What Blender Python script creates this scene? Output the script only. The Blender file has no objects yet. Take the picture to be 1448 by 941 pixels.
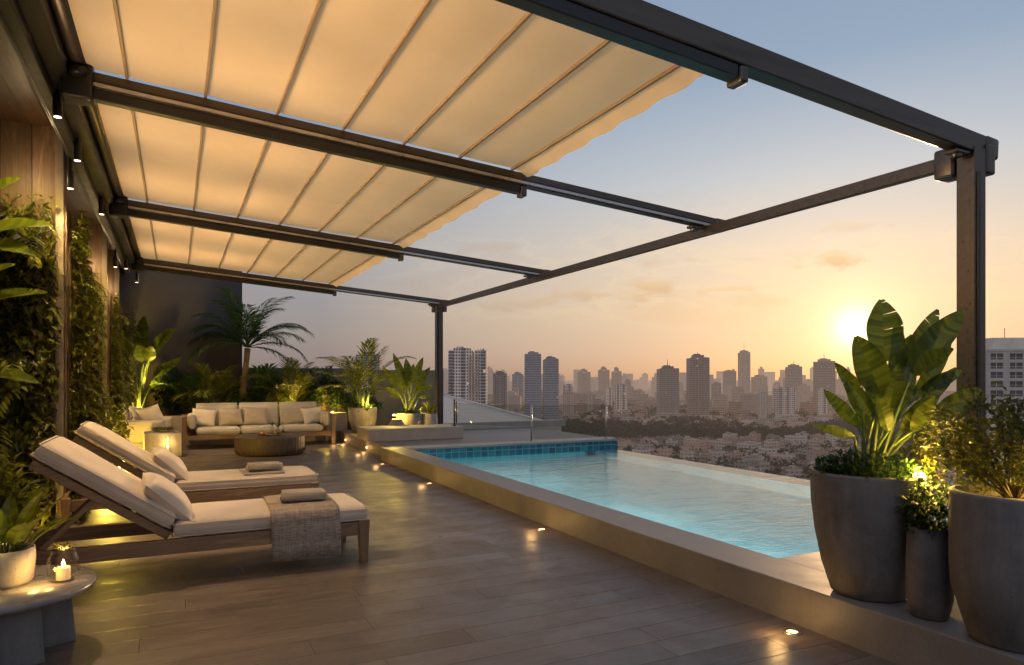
import bpy, math, random
from mathutils import Vector, Matrix, noise
R = math.radians
random.seed(7)
sc = bpy.context.scene
col = sc.collection
V = Vector

# ------------------------------------------------------------------ camera frame (metres; camera stands at the origin, eye height 1.25)
YAW, EYE, FPX, CXP, HYP = R(26.2), 1.25, 965.0, 724.0, 537.0
FW = V((math.sin(YAW), math.cos(YAW), 0)); RT = V((math.cos(YAW), -math.sin(YAW), 0))
def pt(u, v, dep):
    return FW*dep + RT*((u-CXP)/FPX*dep) + V((0, 0, EYE + (HYP-v)/FPX*dep))
def ground(dep, lat, z=0.0):
    p = FW*dep + RT*lat
    return V((p.x, p.y, z))
SUN_AZ, SUN_EL = R(52.9), R(3.9)
SUND = V((math.sin(SUN_AZ)*math.cos(SUN_EL), math.cos(SUN_AZ)*math.cos(SUN_EL), math.sin(SUN_EL)))

def hexc(h, a=1.0):
    h = h.lstrip('#'); o = []
    for i in (0, 2, 4):
        c = int(h[i:i+2], 16)/255
        o.append(c/12.92 if c <= .04045 else ((c+.055)/1.055)**2.4)
    return (*o, a)

# ------------------------------------------------------------------ node helpers
class G:
    def __init__(s, nt): s.nt = nt
    def n(s, t, **p):
        x = s.nt.nodes.new(t)
        for k, v in p.items(): setattr(x, k, v)
        return x
    def put(s, sock, v):
        if isinstance(v, bpy.types.NodeSocket): s.nt.links.new(v, sock)
        elif v is not None: sock.default_value = v
    def m(s, op, a, b=None, c=None, clamp=False):
        x = s.n('ShaderNodeMath', operation=op); x.use_clamp = clamp
        for i, q in enumerate((a, b, c)):
            if q is not None: s.put(x.inputs[i], q)
        return x.outputs[0]
    def vm(s, op, a, b=None):
        x = s.n('ShaderNodeVectorMath', operation=op)
        s.put(x.inputs[0], a)
        if b is not None: s.put(x.inputs[3 if op == 'SCALE' else 1], b)
        return x.outputs[1] if op in ('DOT_PRODUCT', 'LENGTH') else x.outputs[0]
    def sep(s, v):
        x = s.n('ShaderNodeSeparateXYZ'); s.put(x.inputs[0], v); return x.outputs
    def comb(s, a, b, c):
        x = s.n('ShaderNodeCombineXYZ')
        for i, q in enumerate((a, b, c)): s.put(x.inputs[i], q)
        return x.outputs[0]
    def mix(s, f, a, b, blend='MIX'):
        x = s.n('ShaderNodeMix', data_type='RGBA', blend_type=blend)
        s.put(x.inputs[0], f); s.put(x.inputs[6], a); s.put(x.inputs[7], b)
        return x.outputs[2]
    def ramp(s, f, stops, interp='LINEAR'):
        x = s.n('ShaderNodeValToRGB'); r = x.color_ramp; r.interpolation = interp
        while len(r.elements) > 1: r.elements.remove(r.elements[-1])
        r.elements[0].position = stops[0][0]; r.elements[0].color = stops[0][1]
        for p, c in stops[1:]:
            e = r.elements.new(p); e.color = c
        s.put(x.inputs[0], f); return x.outputs[0]
    def rng(s, v, a, b, c=0.0, d=1.0, smooth=False):
        x = s.n('ShaderNodeMapRange', interpolation_type='SMOOTHSTEP' if smooth else 'LINEAR')
        s.put(x.inputs[0], v)
        for i, q in zip((1, 2, 3, 4), (a, b, c, d)): s.put(x.inputs[i], q)
        return x.outputs[0]
    def noise(s, vec, scale, detail=4, rough=.55, dist=0.0):
        x = s.n('ShaderNodeTexNoise')
        if vec is not None: s.put(x.inputs['Vector'], vec)
        x.inputs['Scale'].default_value = scale; x.inputs['Detail'].default_value = detail
        x.inputs['Roughness'].default_value = rough; x.inputs['Distortion'].default_value = dist
        return x.outputs[0]
    def white(s, vec):
        x = s.n('ShaderNodeTexWhiteNoise', noise_dimensions='3D'); s.put(x.inputs['Vector'], vec); return x.outputs['Value']
    def mul(s, v, k):
        x = s.n('ShaderNodeVectorMath', operation='MULTIPLY'); s.put(x.inputs[0], v); x.inputs[1].default_value = k; return x.outputs[0]
    def bump(s, h, strength=.3, dist=.01):
        x = s.n('ShaderNodeBump'); x.inputs['Strength'].default_value = strength; x.inputs['Distance'].default_value = dist
        s.put(x.inputs['Height'], h); return x.outputs[0]
    def objco(s): return s.n('ShaderNodeTexCoord').outputs['Object']
    def pos(s): return s.n('ShaderNodeNewGeometry').outputs['Position']

def new_mat(name):
    m = bpy.data.materials.new(name); m.use_nodes = True
    g = G(m.node_tree); b = m.node_tree.nodes['Principled BSDF']; out = m.node_tree.nodes['Material Output']
    return m, g, b, out
def simple(name, c, rough=.6, metal=0.0, var=.25, scale=8.0, bump=.0, spec=None, stretch=None, bscale=None):
    """One surface with mottled colour, mottled roughness and fine bump."""
    m, g, b, out = new_mat(name)
    co = g.objco()
    if stretch: co = g.mul(co, stretch)
    n = g.noise(co, scale, 6, .6)
    c = c if len(c) == 4 else (*c, 1)
    dark = tuple(x*(1-var) for x in c[:3])+(1,); light = tuple(min(1, x*(1+var)) for x in c[:3])+(1,)
    g.put(b.inputs['Base Color'], g.ramp(n, [(.3, dark), (.7, light)]))
    g.put(b.inputs['Roughness'], g.rng(n, .3, .7, max(.02, rough-.08), min(1, rough+.08)))
    b.inputs['Metallic'].default_value = metal
    if spec is not None: b.inputs['Specular IOR Level'].default_value = spec
    if bump:
        g.put(b.inputs['Normal'], g.bump(g.noise(co, bscale or scale*8, 4), bump, .006))
    return m
def emis(name, c, s):
    m, g, b, out = new_mat(name)
    b.inputs['Base Color'].default_value = (*c, 1)
    b.inputs['Emission Color'].default_value = (*c, 1); b.inputs['Emission Strength'].default_value = s
    return m

# ---- sky colour as a function of direction; the same function gives the colour of the haze painted into the city materials
FAR = [(0, '#85787a'), (.06, '#958b8b'), (.16, '#9c9ca4'), (.35, '#8d9bb0'), (.62, '#8794ab'), (1, '#7f8ca6')]
NEAR = [(0, '#b89b87'), (.04, '#d2b5a0'), (.10, '#e6cbac'), (.18, '#e0d0be'), (.27, '#c2c8cf'), (.40, '#91a7c0'), (.62, '#8496b0'), (1, '#7f8ca6')]
def sky_nodes(g, d, haze=False):
    x, y, z = g.sep(d)
    hl = g.m('SQRT', g.m('ADD', g.m('ADD', g.m('MULTIPLY', x, x), g.m('MULTIPLY', y, y)), 1e-5))
    az = g.m('DIVIDE', g.m('ADD', g.m('MULTIPLY', x, math.sin(SUN_AZ)), g.m('MULTIPLY', y, math.cos(SUN_AZ))), hl)
    near = g.rng(az, .74, 1.0)
    zz = g.m('MAXIMUM', z, 0.0)
    if haze: zz = .012
    c = g.mix(near, g.ramp(zz, [(p, hexc(h)) for p, h in FAR]), g.ramp(zz, [(p, hexc(h)) for p, h in NEAR]))
    back = g.rng(az, .25, -.6, 1.0, 1.75, True)
    c = g.mix(1.0, c, g.comb(back, back, g.m('MULTIPLY', back, 1.0)), 'MULTIPLY') if not haze else c
    dot = g.m('MAXIMUM', g.vm('DOT_PRODUCT', d, tuple(SUND)), 0.0)
    wide = g.m('MULTIPLY', g.m('POWER', dot, 45.0), .10 if not haze else .06)
    c = g.mix(1.0, c, g.mix(wide, (0, 0, 0, 1), (.95, .54, .22, 1)), 'ADD')
    if not haze:
        mid = g.m('MULTIPLY', g.m('POWER', dot, 520.0), .38)
        c = g.mix(1.0, c, g.mix(mid, (0, 0, 0, 1), (1.0, .64, .30, 1)), 'ADD')
        tight = g.m('MULTIPLY', g.m('POWER', dot, 3500.0), 1.0)
        c = g.mix(1.0, c, g.mix(tight, (0, 0, 0, 1), (1.5, 1.25, .8, 1)), 'ADD')
        disc = g.rng(dot, math.cos(R(.75)), math.cos(R(.45)), 0, 1, True)
        c = g.mix(1.0, c, g.mix(disc, (0, 0, 0, 1), (6, 5, 3.4, 1)), 'ADD')
    return c, near, z

w = bpy.data.worlds.new("World"); sc.world = w; w.use_nodes = True
wg = G(w.node_tree); w.node_tree.nodes.clear()
wd = wg.vm('NORMALIZE', wg.n('ShaderNodeTexCoord').outputs['Generated'])
wc, wnear, wz = sky_nodes(wg, wd)
# clouds: thin flat bands a few degrees above the horizon
cx, cy, cz = wg.sep(wd)
cvec = wg.comb(wg.m('MULTIPLY', cx, 1.0), wg.m('MULTIPLY', cy, 1.0), wg.m('MULTIPLY', cz, 3.2))
cn = wg.noise(cvec, 5.2, 9, .56, .25)
cn2 = wg.noise(cvec, 1.7, 3, .5)
band = wg.m('MULTIPLY', wg.rng(cz, .055, .12, 0, 1, True), wg.rng(cz, .16, .30, 1, 0, True))
cl = wg.m('MULTIPLY', wg.m('MULTIPLY', wg.rng(cn, .52, .66, 0, 1, True), wg.rng(cn2, .40, .58, 0, 1, True)), band)
wc = wg.mix(wg.m('MULTIPLY', cl, .30), wc, wg.mix(wnear, hexc('#a2958f'), hexc('#d8a26e')))
rim = wg.m('MULTIPLY', wg.m('MULTIPLY', wg.rng(cn, .56, .50, 0, 1, True), wg.rng(cn, .46, .51, 0, 1, True)), wg.m('MULTIPLY', band, wnear))
wc = wg.mix(wg.m('MULTIPLY', rim, .18), wc, hexc('#ffe2ae'))
azn = wg.m('ARCTAN2', cx, cy); cfine = wg.noise(wg.comb(cx, cy, wg.m('MULTIPLY', cz, 2.6)), 17, 7, .62, .3)
for (u_, v_, ru, rv, st_) in ((1188, 368, 62, 15, .75), (928, 405, 44, 10, .6), (1130, 378, 22, 7, .5), (850, 416, 95, 15, .55), (740, 428, 80, 11, .4), (1195, 322, 60, 8, .25), (1040, 408, 50, 5, .4)):
    d_ = (FW+RT*((u_-CXP)/FPX)+V((0, 0, (HYP-v_)/FPX))); k_ = d_.length; d_.normalize(); a0 = math.atan2(d_.x, d_.y)
    q_ = wg.m('SQRT', wg.m('ADD', wg.m('POWER', wg.m('DIVIDE', wg.m('SUBTRACT', azn, a0), ru/FPX/k_), 2.0), wg.m('POWER', wg.m('DIVIDE', wg.m('SUBTRACT', cz, d_.z), rv/FPX/k_), 2.0)))
    mk = wg.rng(wg.m('ADD', q_, wg.m('MULTIPLY', wg.m('SUBTRACT', cfine, .5), 4.2)), 1.15, .1, 0, st_, True)
    wc = wg.mix(mk, wc, wg.mix(wg.rng(cz, d_.z-rv/FPX/k_, d_.z+rv/FPX/k_*.9), wg.mix(wnear, hexc('#8f8582'), hexc('#c89c76')), wg.mix(wnear, hexc('#aa9d98'), hexc('#eec594'))))
sky = wg.n('ShaderNodeTexSky', sky_type='NISHITA'); sky.sun_disc = False
sky.sun_elevation = SUN_EL; sky.sun_rotation = SUN_AZ
bg1 = wg.n('ShaderNodeBackground'); wg.put(bg1.inputs[0], wc); bg1.inputs[1].default_value = .95
bg2 = wg.n('ShaderNodeBackground'); wg.put(bg2.inputs[0], sky.outputs[0]); bg2.inputs[1].default_value = .012
ad = wg.n('ShaderNodeAddShader'); wg.put(ad.inputs[0], bg1.outputs[0]); wg.put(ad.inputs[1], bg2.outputs[0])
wo = wg.n('ShaderNodeOutputWorld'); wg.put(wo.inputs[0], ad.outputs[0])

def painted_haze_out(g, out, shader, length):
    """Aerial perspective painted into the material: sky-coloured emission mixed in by distance."""
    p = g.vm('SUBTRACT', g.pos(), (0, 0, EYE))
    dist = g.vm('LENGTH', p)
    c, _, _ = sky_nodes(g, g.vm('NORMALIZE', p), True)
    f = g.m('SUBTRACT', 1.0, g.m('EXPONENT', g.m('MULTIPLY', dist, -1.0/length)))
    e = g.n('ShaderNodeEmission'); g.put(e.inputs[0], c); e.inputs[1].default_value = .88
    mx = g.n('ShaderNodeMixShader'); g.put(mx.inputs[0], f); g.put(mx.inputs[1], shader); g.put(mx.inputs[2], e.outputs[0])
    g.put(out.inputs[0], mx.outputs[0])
HAZE = 5600.0  # distance scale of the haze painted into the materials

# ------------------------------------------------------------------ mesh helpers
class MB:
    def __init__(s): s.v = []; s.f = []; s.sm = []; s.tint = []
    def add(s, vs, fs, smooth=False, tint=None):
        b = len(s.v); s.v += [tuple(p) for p in vs]
        for f in fs:
            s.f.append(tuple(b+i for i in f)); s.sm.append(smooth); s.tint.append(tint or (1, 1, 1))
    def box(s, x0, x1, y0, y1, z0, z1, tint=None):
        s.add([(x0,y0,z0),(x1,y0,z0),(x1,y1,z0),(x0,y1,z0),(x0,y0,z1),(x1,y0,z1),(x1,y1,z1),(x0,y1,z1)],
              [(0,3,2,1),(4,5,6,7),(0,1,5,4),(1,2,6,5),(2,3,7,6),(3,0,4,7)], False, tint); return s
    def beam(s, p0, p1, wd, ht, up=V((0,0,1))):
        p0, p1 = V(p0), V(p1); d = (p1-p0).normalized(); sd = d.cross(up).normalized()*wd/2; u = sd.cross(d).normalized()*ht/2
        vs = [p0-sd-u, p0+sd-u, p0+sd+u, p0-sd+u, p1-sd-u, p1+sd-u, p1+sd+u, p1-sd+u]
        s.add(vs, [(0,1,2,3),(4,7,6,5),(0,4,5,1),(1,5,6,2),(2,6,7,3),(3,7,4,0)]); return s
    def lathe(s, prof, n=32, c=(0,0,0), smooth=True):
        vs = []; fs = []
        for r, z in prof:
            for i in range(n):
                a = 2*math.pi*i/n; vs.append((c[0]+r*math.cos(a), c[1]+r*math.sin(a), c[2]+z))
        for k in range(len(prof)-1):
            for i in range(n):
                j = (i+1) % n; fs.append((k*n+i, k*n+j, (k+1)*n+j, (k+1)*n+i))
        if prof[0][0] > 1e-4: fs.append(tuple(range(n))[::-1])
        if prof[-1][0] > 1e-4: fs.append(tuple((len(prof)-1)*n+i for i in range(n)))
        s.add(vs, fs, smooth); return s
    def cyl(s, c, r, h, n=20, r2=None): return s.lathe([(r, 0), (r if r2 is None else r2, h)], n, c)
    def tube(s, pts, rad, n=6):
        pts = [V(p) for p in pts]; vs = []; fs = []
        rr = rad if isinstance(rad, (list, tuple)) else [rad]*len(pts)
        for k, p in enumerate(pts):
            d = (pts[min(k+1, len(pts)-1)]-pts[max(k-1, 0)]).normalized()
            a = d.cross(V((.31, .17, .93))).normalized(); b = d.cross(a)
            for i in range(n):
                t = 2*math.pi*i/n; vs.append(p+(a*math.cos(t)+b*math.sin(t))*rr[k])
        for k in range(len(pts)-1):
            for i in range(n):
                j = (i+1) % n; fs.append((k*n+i, k*n+j, (k+1)*n+j, (k+1)*n+i))
        fs.append(tuple(range(n))[::-1]); fs.append(tuple((len(pts)-1)*n+i for i in range(n)))
        s.add(vs, fs, True); return s
    def leaf(s, p, d, up, L, W, fold=.25, droop=.2):
        d = d.normalized(); sd = d.cross(up)
        if sd.length < 1e-3: sd = d.cross(V((1, .2, 0)))
        sd.normalize(); n = sd.cross(d)
        m = p+d*L*.45; t = p+d*L-n*L*droop
        s.add([p, m+sd*W/2+n*W*fold, t, m-sd*W/2+n*W*fold, m], [(0, 1, 4), (1, 2, 4), (0, 4, 3), (4, 2, 3)], False)
    def paddle(s, b, t, W, nrm, bend=.12, tears=.25, n=12, rnd=random):
        b, t, nrm = V(b), V(t), V(nrm).normalized(); L = (t-b).length
        ctrl = (b+t)/2+nrm*L*bend
        ctr = []; tan = []
        for k in range(n+1):
            q = k/n; ctr.append(b*(1-q)**2+ctrl*2*q*(1-q)+t*q*q); tan.append(((ctrl-b)*(1-q)+(t-ctrl)*q).normalized())
        def wf(q): return max(.0, W/2*(math.sin(math.pi*min(1, q**.85))**.62)*(1.05-.25*q)) if 0 < q < 1 else .0
        for sg in (1, -1):
            cut = [0.0]*(n+1); fold = .22+.12*rnd.random(); ph = rnd.random()*6
            for k in range(2, n):
                if rnd.random() < tears: cut[k] = (.15+.3*rnd.random())
            def edge(k, off, q):
                kk = min(max(k, 0), n); sd = tan[kk].cross(nrm).normalized()*sg; nn = sd.cross(tan[kk])*sg
                wv = wf(q); return ctr[kk]+tan[kk]*(off*L/n)+sd*wv+nn*wv*fold+nn*wv*.08*math.sin(ph+kk*.55)+tan[kk]*wv*.22
            for k in range(n):
                q0, q1 = max(.02, k/n), min(.985, (k+1)/n)
                e0, e1 = edge(k, .5*cut[k], q0), edge(k+1, -.45*cut[k+1], q1)
                h0, h1 = (ctr[k]+e0)/2-nrm*.02*W, (ctr[k+1]+e1)/2-nrm*.02*W
                vs = [ctr[k], ctr[k+1], h1, e1, e0, h0]
                fs = [(0, 1, 2, 5), (5, 2, 3, 4)]
                if sg < 0: fs = [f[::-1] for f in fs]
                s.add(vs, fs, True)
    def frond(s, b, d, L, ll, lw, n=22, droop=.5, ang=50, rnd=random, rr=.006, start=.15, cup=.25):
        b, d = V(b), V(d).normalized(); pts = []; p = b.copy(); dd = d.copy(); st = L/n
        for k in range(n+1):
            pts.append(p.copy()); dd = (dd+V((0, 0, -droop/n*1.6*(k/n+.3)))).normalized(); p = p+dd*st
        s.tube(pts, [rr*(1-.8*k/n) for k in range(n+1)], 5)
        for k in range(int(n*start), n+1):
            q = k/n; tn = (pts[min(k+1, n)]-pts[max(k-1, 0)]).normalized()
            sd = tn.cross(V((0, 0, 1)))
            if sd.length < .05: sd = V((1, 0, 0))
            sd.normalize(); up = sd.cross(tn)
            l = ll*(math.sin(math.pi*(.12+.8*q))**.7)*(.85+.3*rnd.random())
            a = R(ang*(1-.45*q)+rnd.uniform(-6, 6))
            for sg in (1, -1):
                dr = tn*math.cos(a)+sd*sg*math.sin(a)+up*cup*(1-.5*q)
                s.leaf(pts[k], dr, up, l, lw, .15, .22+.2*rnd.random())
    def build(s, name, mat, parent=None, loc=None, bevel=0, seg=2, smooth=None, sub=0):
        me = bpy.data.meshes.new(name); me.from_pydata(s.v, [], s.f); me.update()
        me.polygons.foreach_set('use_smooth', [bool(x) if smooth is None else smooth for x in s.sm])
        if any(t != (1, 1, 1) for t in s.tint):
            a = me.color_attributes.new('tint', 'FLOAT_COLOR', 'CORNER'); buf = []
            for f, t in zip(s.f, s.tint): buf += [*t, 1.0]*len(f)
            a.data.foreach_set('color', buf)
        me.materials.append(mat)
        o = bpy.data.objects.new(name, me); col.objects.link(o)
        if parent is not None: o.parent = parent
        if loc is not None: o.location = loc
        if bevel:
            m = o.modifiers.new('bevel', 'BEVEL'); m.width = bevel; m.segments = seg; m.limit_method = 'ANGLE'; m.angle_limit = R(40)
            if seg > 2:
                for p in me.polygons: p.use_smooth = True
        if sub:
            m = o.modifiers.new('sub', 'SUBSURF'); m.levels = sub; m.render_levels = sub
        return o
def tag(o, label=None, cat=None, group=None, kind=None):
    for k, v in (('label', label), ('category', cat), ('group', group), ('kind', kind)):
        if v: o[k] = v
    return o
def thing(name, label, cat, loc=(0, 0, 0), rz=0, group=None):
    o = bpy.data.objects.new(name, None); col.objects.link(o); o.location = loc; o.rotation_euler = (0, 0, rz)
    o.empty_display_size = .1
    return tag(o, label, cat, group)
def struct(name, mb, mat, **k): return tag(mb.build(name, mat, **k), kind='structure')
def copy_tree(o, parent=None):
    c = o.copy(); col.objects.link(c)
    if parent is not None: c.parent = parent
    for ch in list(o.children): copy_tree(ch, c)
    return c
def lamp(kind, loc, energy, color=(1, .62, .26), size=.03, target=None, angle=90, blend=.6, name=None):
    l = bpy.data.lights.new(name or kind.lower()+'_light', kind); l.energy = energy; l.color = color
    if kind == 'SPOT': l.spot_size = R(angle); l.spot_blend = blend; l.shadow_soft_size = size
    elif kind == 'POINT': l.shadow_soft_size = size
    elif kind == 'AREA': l.size = size
    o = bpy.data.objects.new(l.name, l); col.objects.link(o); o.location = loc
    if target is not None: o.rotation_euler = (V(target)-V(loc)).to_track_quat('-Z', 'Y').to_euler()
    return o

# ------------------------------------------------------------------ materials
def deck_mat():
    m, g, b, out = new_mat('weathered_boards')
    x, y, z = g.sep(g.pos()); W, L = .187, 1.75
    yr = g.m('DIVIDE', y, W); row = g.m('FLOOR', yr); fy = g.m('FRACT', yr)
    off = g.m('MULTIPLY', g.white(g.comb(row, 3.3, 1.7)), L*3)
    xr = g.m('DIVIDE', g.m('ADD', x, off), L); xi = g.m('FLOOR', xr); fx = g.m('FRACT', xr)
    idv = g.white(g.comb(row, xi, 5.1)); id2 = g.white(g.comb(row, xi, 9.4))
    gv = g.comb(g.m('ADD', g.m('MULTIPLY', x, 1.1), g.m('MULTIPLY', idv, 37)), g.m('MULTIPLY', y, 13), g.m('MULTIPLY', id2, 21))
    gr = g.noise(gv, 2.2, 8, .62, .6); fine = g.noise(g.mul(gv, (1, 3, 1)), 9, 4, .6)
    blot = g.noise(g.pos(), 1.1, 4, .6)
    f = g.m('ADD', g.m('MULTIPLY', gr, .72), g.m('ADD', g.m('MULTIPLY', g.rng(fine, .3, .7), .20), g.m('MULTIPLY', idv, .14)))
    c = g.ramp(f, [(.22, (.046, .034, .027, 1)), (.5, (.116, .088, .071, 1)), (.8, (.225, .178, .147, 1))])
    c = g.mix(g.rng(blot, .35, .7, 0, .35), c, (.20, .16, .13, 1))
    dy = g.m('MULTIPLY', g.m('MINIMUM', fy, g.m('SUBTRACT', 1.0, fy)), W); dx = g.m('MULTIPLY', g.m('MINIMUM', fx, g.m('SUBTRACT', 1.0, fx)), L)
    e = g.rng(g.m('MINIMUM', dy, dx), .0008, .0034)
    c = g.mix(e, (.040, .031, .025, 1), c)
    g.put(b.inputs['Base Color'], c)
    g.put(b.inputs['Roughness'], g.m('ADD', g.rng(gr, .3, .7, .25, .44), g.m('ADD', g.m('MULTIPLY', id2, .08), g.rng(g.noise(g.pos(), 2.6, 6, .65, .5), .42, .62, 0, .16))))
    h = g.m('ADD', g.m('MULTIPLY', e, 1.0), g.m('ADD', g.m('MULTIPLY', fine, .10), g.m('MULTIPLY', gr, .12)))
    g.put(b.inputs['Normal'], g.bump(h, .55, .004))
    return m
def wood(name, dark, light, axis='z', scale=1.0, rough=.5, plank=0.0):
    m, g, b, out = new_mat(name)
    st = {'x': (1.2, 14, 14), 'y': (14, 1.2, 14), 'z': (14, 14, 1.2)}[axis]
    co = g.objco(); ov = g.n('ShaderNodeObjectInfo').outputs['Random']
    co = g.vm('ADD', co, g.comb(g.m('MULTIPLY', ov, 9), g.m('MULTIPLY', ov, 17), g.m('MULTIPLY', ov, 5)))
    n = g.noise(g.mul(co, st), scale, 8, .6, 1.2); big = g.noise(co, 2.0, 3)
    f = g.m('ADD', g.m('MULTIPLY', n, .75), g.m('MULTIPLY', big, .25))
    c = g.ramp(f, [(.36, (*dark, 1)), (.46, tuple(.55*a+.45*b_ for a, b_ in zip(dark, light))+(1,)), (.52, tuple(.8*a+.2*b_ for a, b_ in zip(dark, light))+(1,)), (.64, (*light, 1))])
    h = n
    if plank:
        ax = {'x': 1, 'y': 0, 'z': 0}[axis]
        q = g.m('DIVIDE', g.sep(g.objco())[ax], plank); idv = g.white(g.comb(g.m('FLOOR', q), 2.2, 1.0)); fr = g.m('FRACT', q)
        e = g.rng(g.m('MINIMUM', fr, g.m('SUBTRACT', 1.0, fr)), .008, .03)
        c = g.mix(1.0, c, g.ramp(idv, [(0, (.7, .7, .7, 1)), (1, (1.15, 1.15, 1.15, 1))]), 'MULTIPLY')
        c = g.mix(e, (.012, .008, .005, 1), c); h = g.m('ADD', g.m('MULTIPLY', n, .2), e)
    g.put(b.inputs['Base Color'], c); g.put(b.inputs['Roughness'], g.rng(n, .3, .7, rough-.1, rough+.1))
    g.put(b.inputs['Normal'], g.bump(h, .35, .004)); return m
def leaf_mat(name, dark, light, trans=.4, rough=.42, edge=None):
    m, g, b, out = new_mat(name)
    isl = g.n('ShaderNodeNewGeometry').outputs['Random Per Island']
    n = g.noise(g.objco(), 5, 3)
    f = g.m('ADD', g.m('MULTIPLY', isl, .6), g.m('MULTIPLY', n, .4))
    c = g.ramp(f, [(.15, (*dark, 1)), (.75, (*light, 1))])
    if edge: c = g.mix(g.m('GREATER_THAN', isl, .9), c, (*edge, 1))
    g.put(b.inputs['Base Color'], c); b.inputs['Roughness'].default_value = rough
    b.inputs['Specular IOR Level'].default_value = .35
    t = g.n('ShaderNodeBsdfTranslucent'); g.put(t.inputs[0], g.mix(1.0, c, (1.5, 1.35, .55, 1), 'MULTIPLY'))
    mx = g.n('ShaderNodeMixShader'); mx.inputs[0].default_value = trans
    g.put(mx.inputs[1], b.outputs[0]); g.put(mx.inputs[2], t.outputs[0]); g.put(out.inputs[0], mx.outputs[0]); return m
def fabric(name, c, weave=420, var=.12, bump=.25, rough=.9):
    m, g, b, out = new_mat(name)
    co = g.objco(); n = g.noise(co, 3, 5)
    wv = g.n('ShaderNodeTexWave'); wv.inputs['Scale'].default_value = weave/6; g.put(wv.inputs['Vector'], co)
    fx = g.noise(co, weave, 2)
    d = tuple(q*(1-var) for q in c)+(1,); l = tuple(min(1, q*(1+var)) for q in c)+(1,)
    g.put(b.inputs['Base Color'], g.mix(g.rng(fx, .3, .7, 0, .22), g.ramp(n, [(.3, d), (.7, l)]), d))
    b.inputs['Roughness'].default_value = rough; b.inputs['Sheen Weight'].default_value = .25
    big = g.noise(co, 7, 3, .5)
    g.put(b.inputs['Normal'], g.bump(g.m('ADD', g.m('MULTIPLY', fx, .25), big), bump, .012)); return m
def throw_mat():
    m, g, b, out = new_mat('woven_throw'); co = g.objco()
    a = g.noise(g.mul(co, (14, 150, 150)), 1.0, 3, .6); c2 = g.noise(g.mul(co, (170, 12, 12)), 1.0, 3, .6); bd = g.noise(g.mul(co, (.3, 16, 16)), 1.0, 2)
    f = g.m('ADD', g.m('MULTIPLY', a, .45), g.m('ADD', g.m('MULTIPLY', c2, .3), g.m('MULTIPLY', bd, .25)))
    g.put(b.inputs['Base Color'], g.ramp(f, [(.36, (.17, .13, .095, 1)), (.5, (.33, .27, .21, 1)), (.64, (.50, .43, .35, 1))])); b.inputs['Roughness'].default_value = .95
    g.put(b.inputs['Normal'], g.bump(f, .8, .012)); return m
def canopy_mat():
    m, g, b, out = new_mat('stretched_canopy_cloth')
    n = g.noise(g.pos(), 1.3, 4, .6); fn = g.noise(g.pos(), 220, 2)
    c = g.ramp(g.m('ADD', g.m('MULTIPLY', n, .85), g.m('MULTIPLY', fn, .15)), [(.25, (.80, .58, .33, 1)), (.75, (.90, .69, .42, 1))])
    d = g.n('ShaderNodeBsdfDiffuse'); g.put(d.inputs[0], c)
    t = g.n('ShaderNodeBsdfTranslucent'); g.put(t.inputs[0], g.mix(1.0, c, (1.05, .95, .78, 1), 'MULTIPLY'))
    mx = g.n('ShaderNodeMixShader'); mx.inputs[0].default_value = .58
    bp = g.bump(g.noise(g.pos(), 9, 3), .04, .02); g.put(d.inputs['Normal'], bp); g.put(t.inputs['Normal'], bp)
    g.put(mx.inputs[1], d.outputs[0]); g.put(mx.inputs[2], t.outputs[0]); g.put(out.inputs[0], mx.outputs[0]); return m
def concrete(name, c, rough=.7, bump=.35):
    m, g, b, out = new_mat(name); co = g.objco()
    n = g.noise(co, 4.5, 8, .65, .3); st = g.noise(g.mul(co, (6, 6, .7)), 2.6, 6, .65, .4); pit = g.noise(co, 70, 3, .6)
    f = g.m('ADD', g.m('MULTIPLY', n, .6), g.m('MULTIPLY', st, .4))
    d = tuple(q*.48 for q in c)+(1,); l = tuple(q*1.38 for q in c)+(1,)
    cc = g.ramp(f, [(.3, d), (.68, l)])
    cc = g.mix(g.rng(pit, .30, .36, .55, 0), cc, tuple(q*.35 for q in c)+(1,))
    g.put(b.inputs['Base Color'], cc); g.put(b.inputs['Roughness'], g.rng(n, .3, .7, rough-.12, rough+.1))
    g.put(b.inputs['Normal'], g.bump(g.m('ADD', g.m('MULTIPLY', pit, .5), n), bump, .005)); return m
def stone_coping():
    m, g, b, out = new_mat('honed_warm_stone'); p = g.pos(); x, y, z = g.sep(p)
    n = g.noise(p, 3.0, 7, .6); fn = g.noise(p, 60, 3)
    c = g.ramp(g.m('ADD', g.m('MULTIPLY', n, .8), g.m('MULTIPLY', fn, .2)), [(.3, (.175, .152, .135, 1)), (.7, (.285, .252, .226, 1))])
    fr = g.m('FRACT', g.m('DIVIDE', y, 1.2)); e = g.rng(g.m('MINIMUM', fr, g.m('SUBTRACT', 1.0, fr)), .0012, .003)
    g.put(b.inputs['Base Color'], g.mix(e, (.17, .15, .135, 1), c)); g.put(b.inputs['Roughness'], g.rng(n, .3, .7, .42, .58))
    g.put(b.inputs['Normal'], g.bump(fn, .12, .002)); return m
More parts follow.
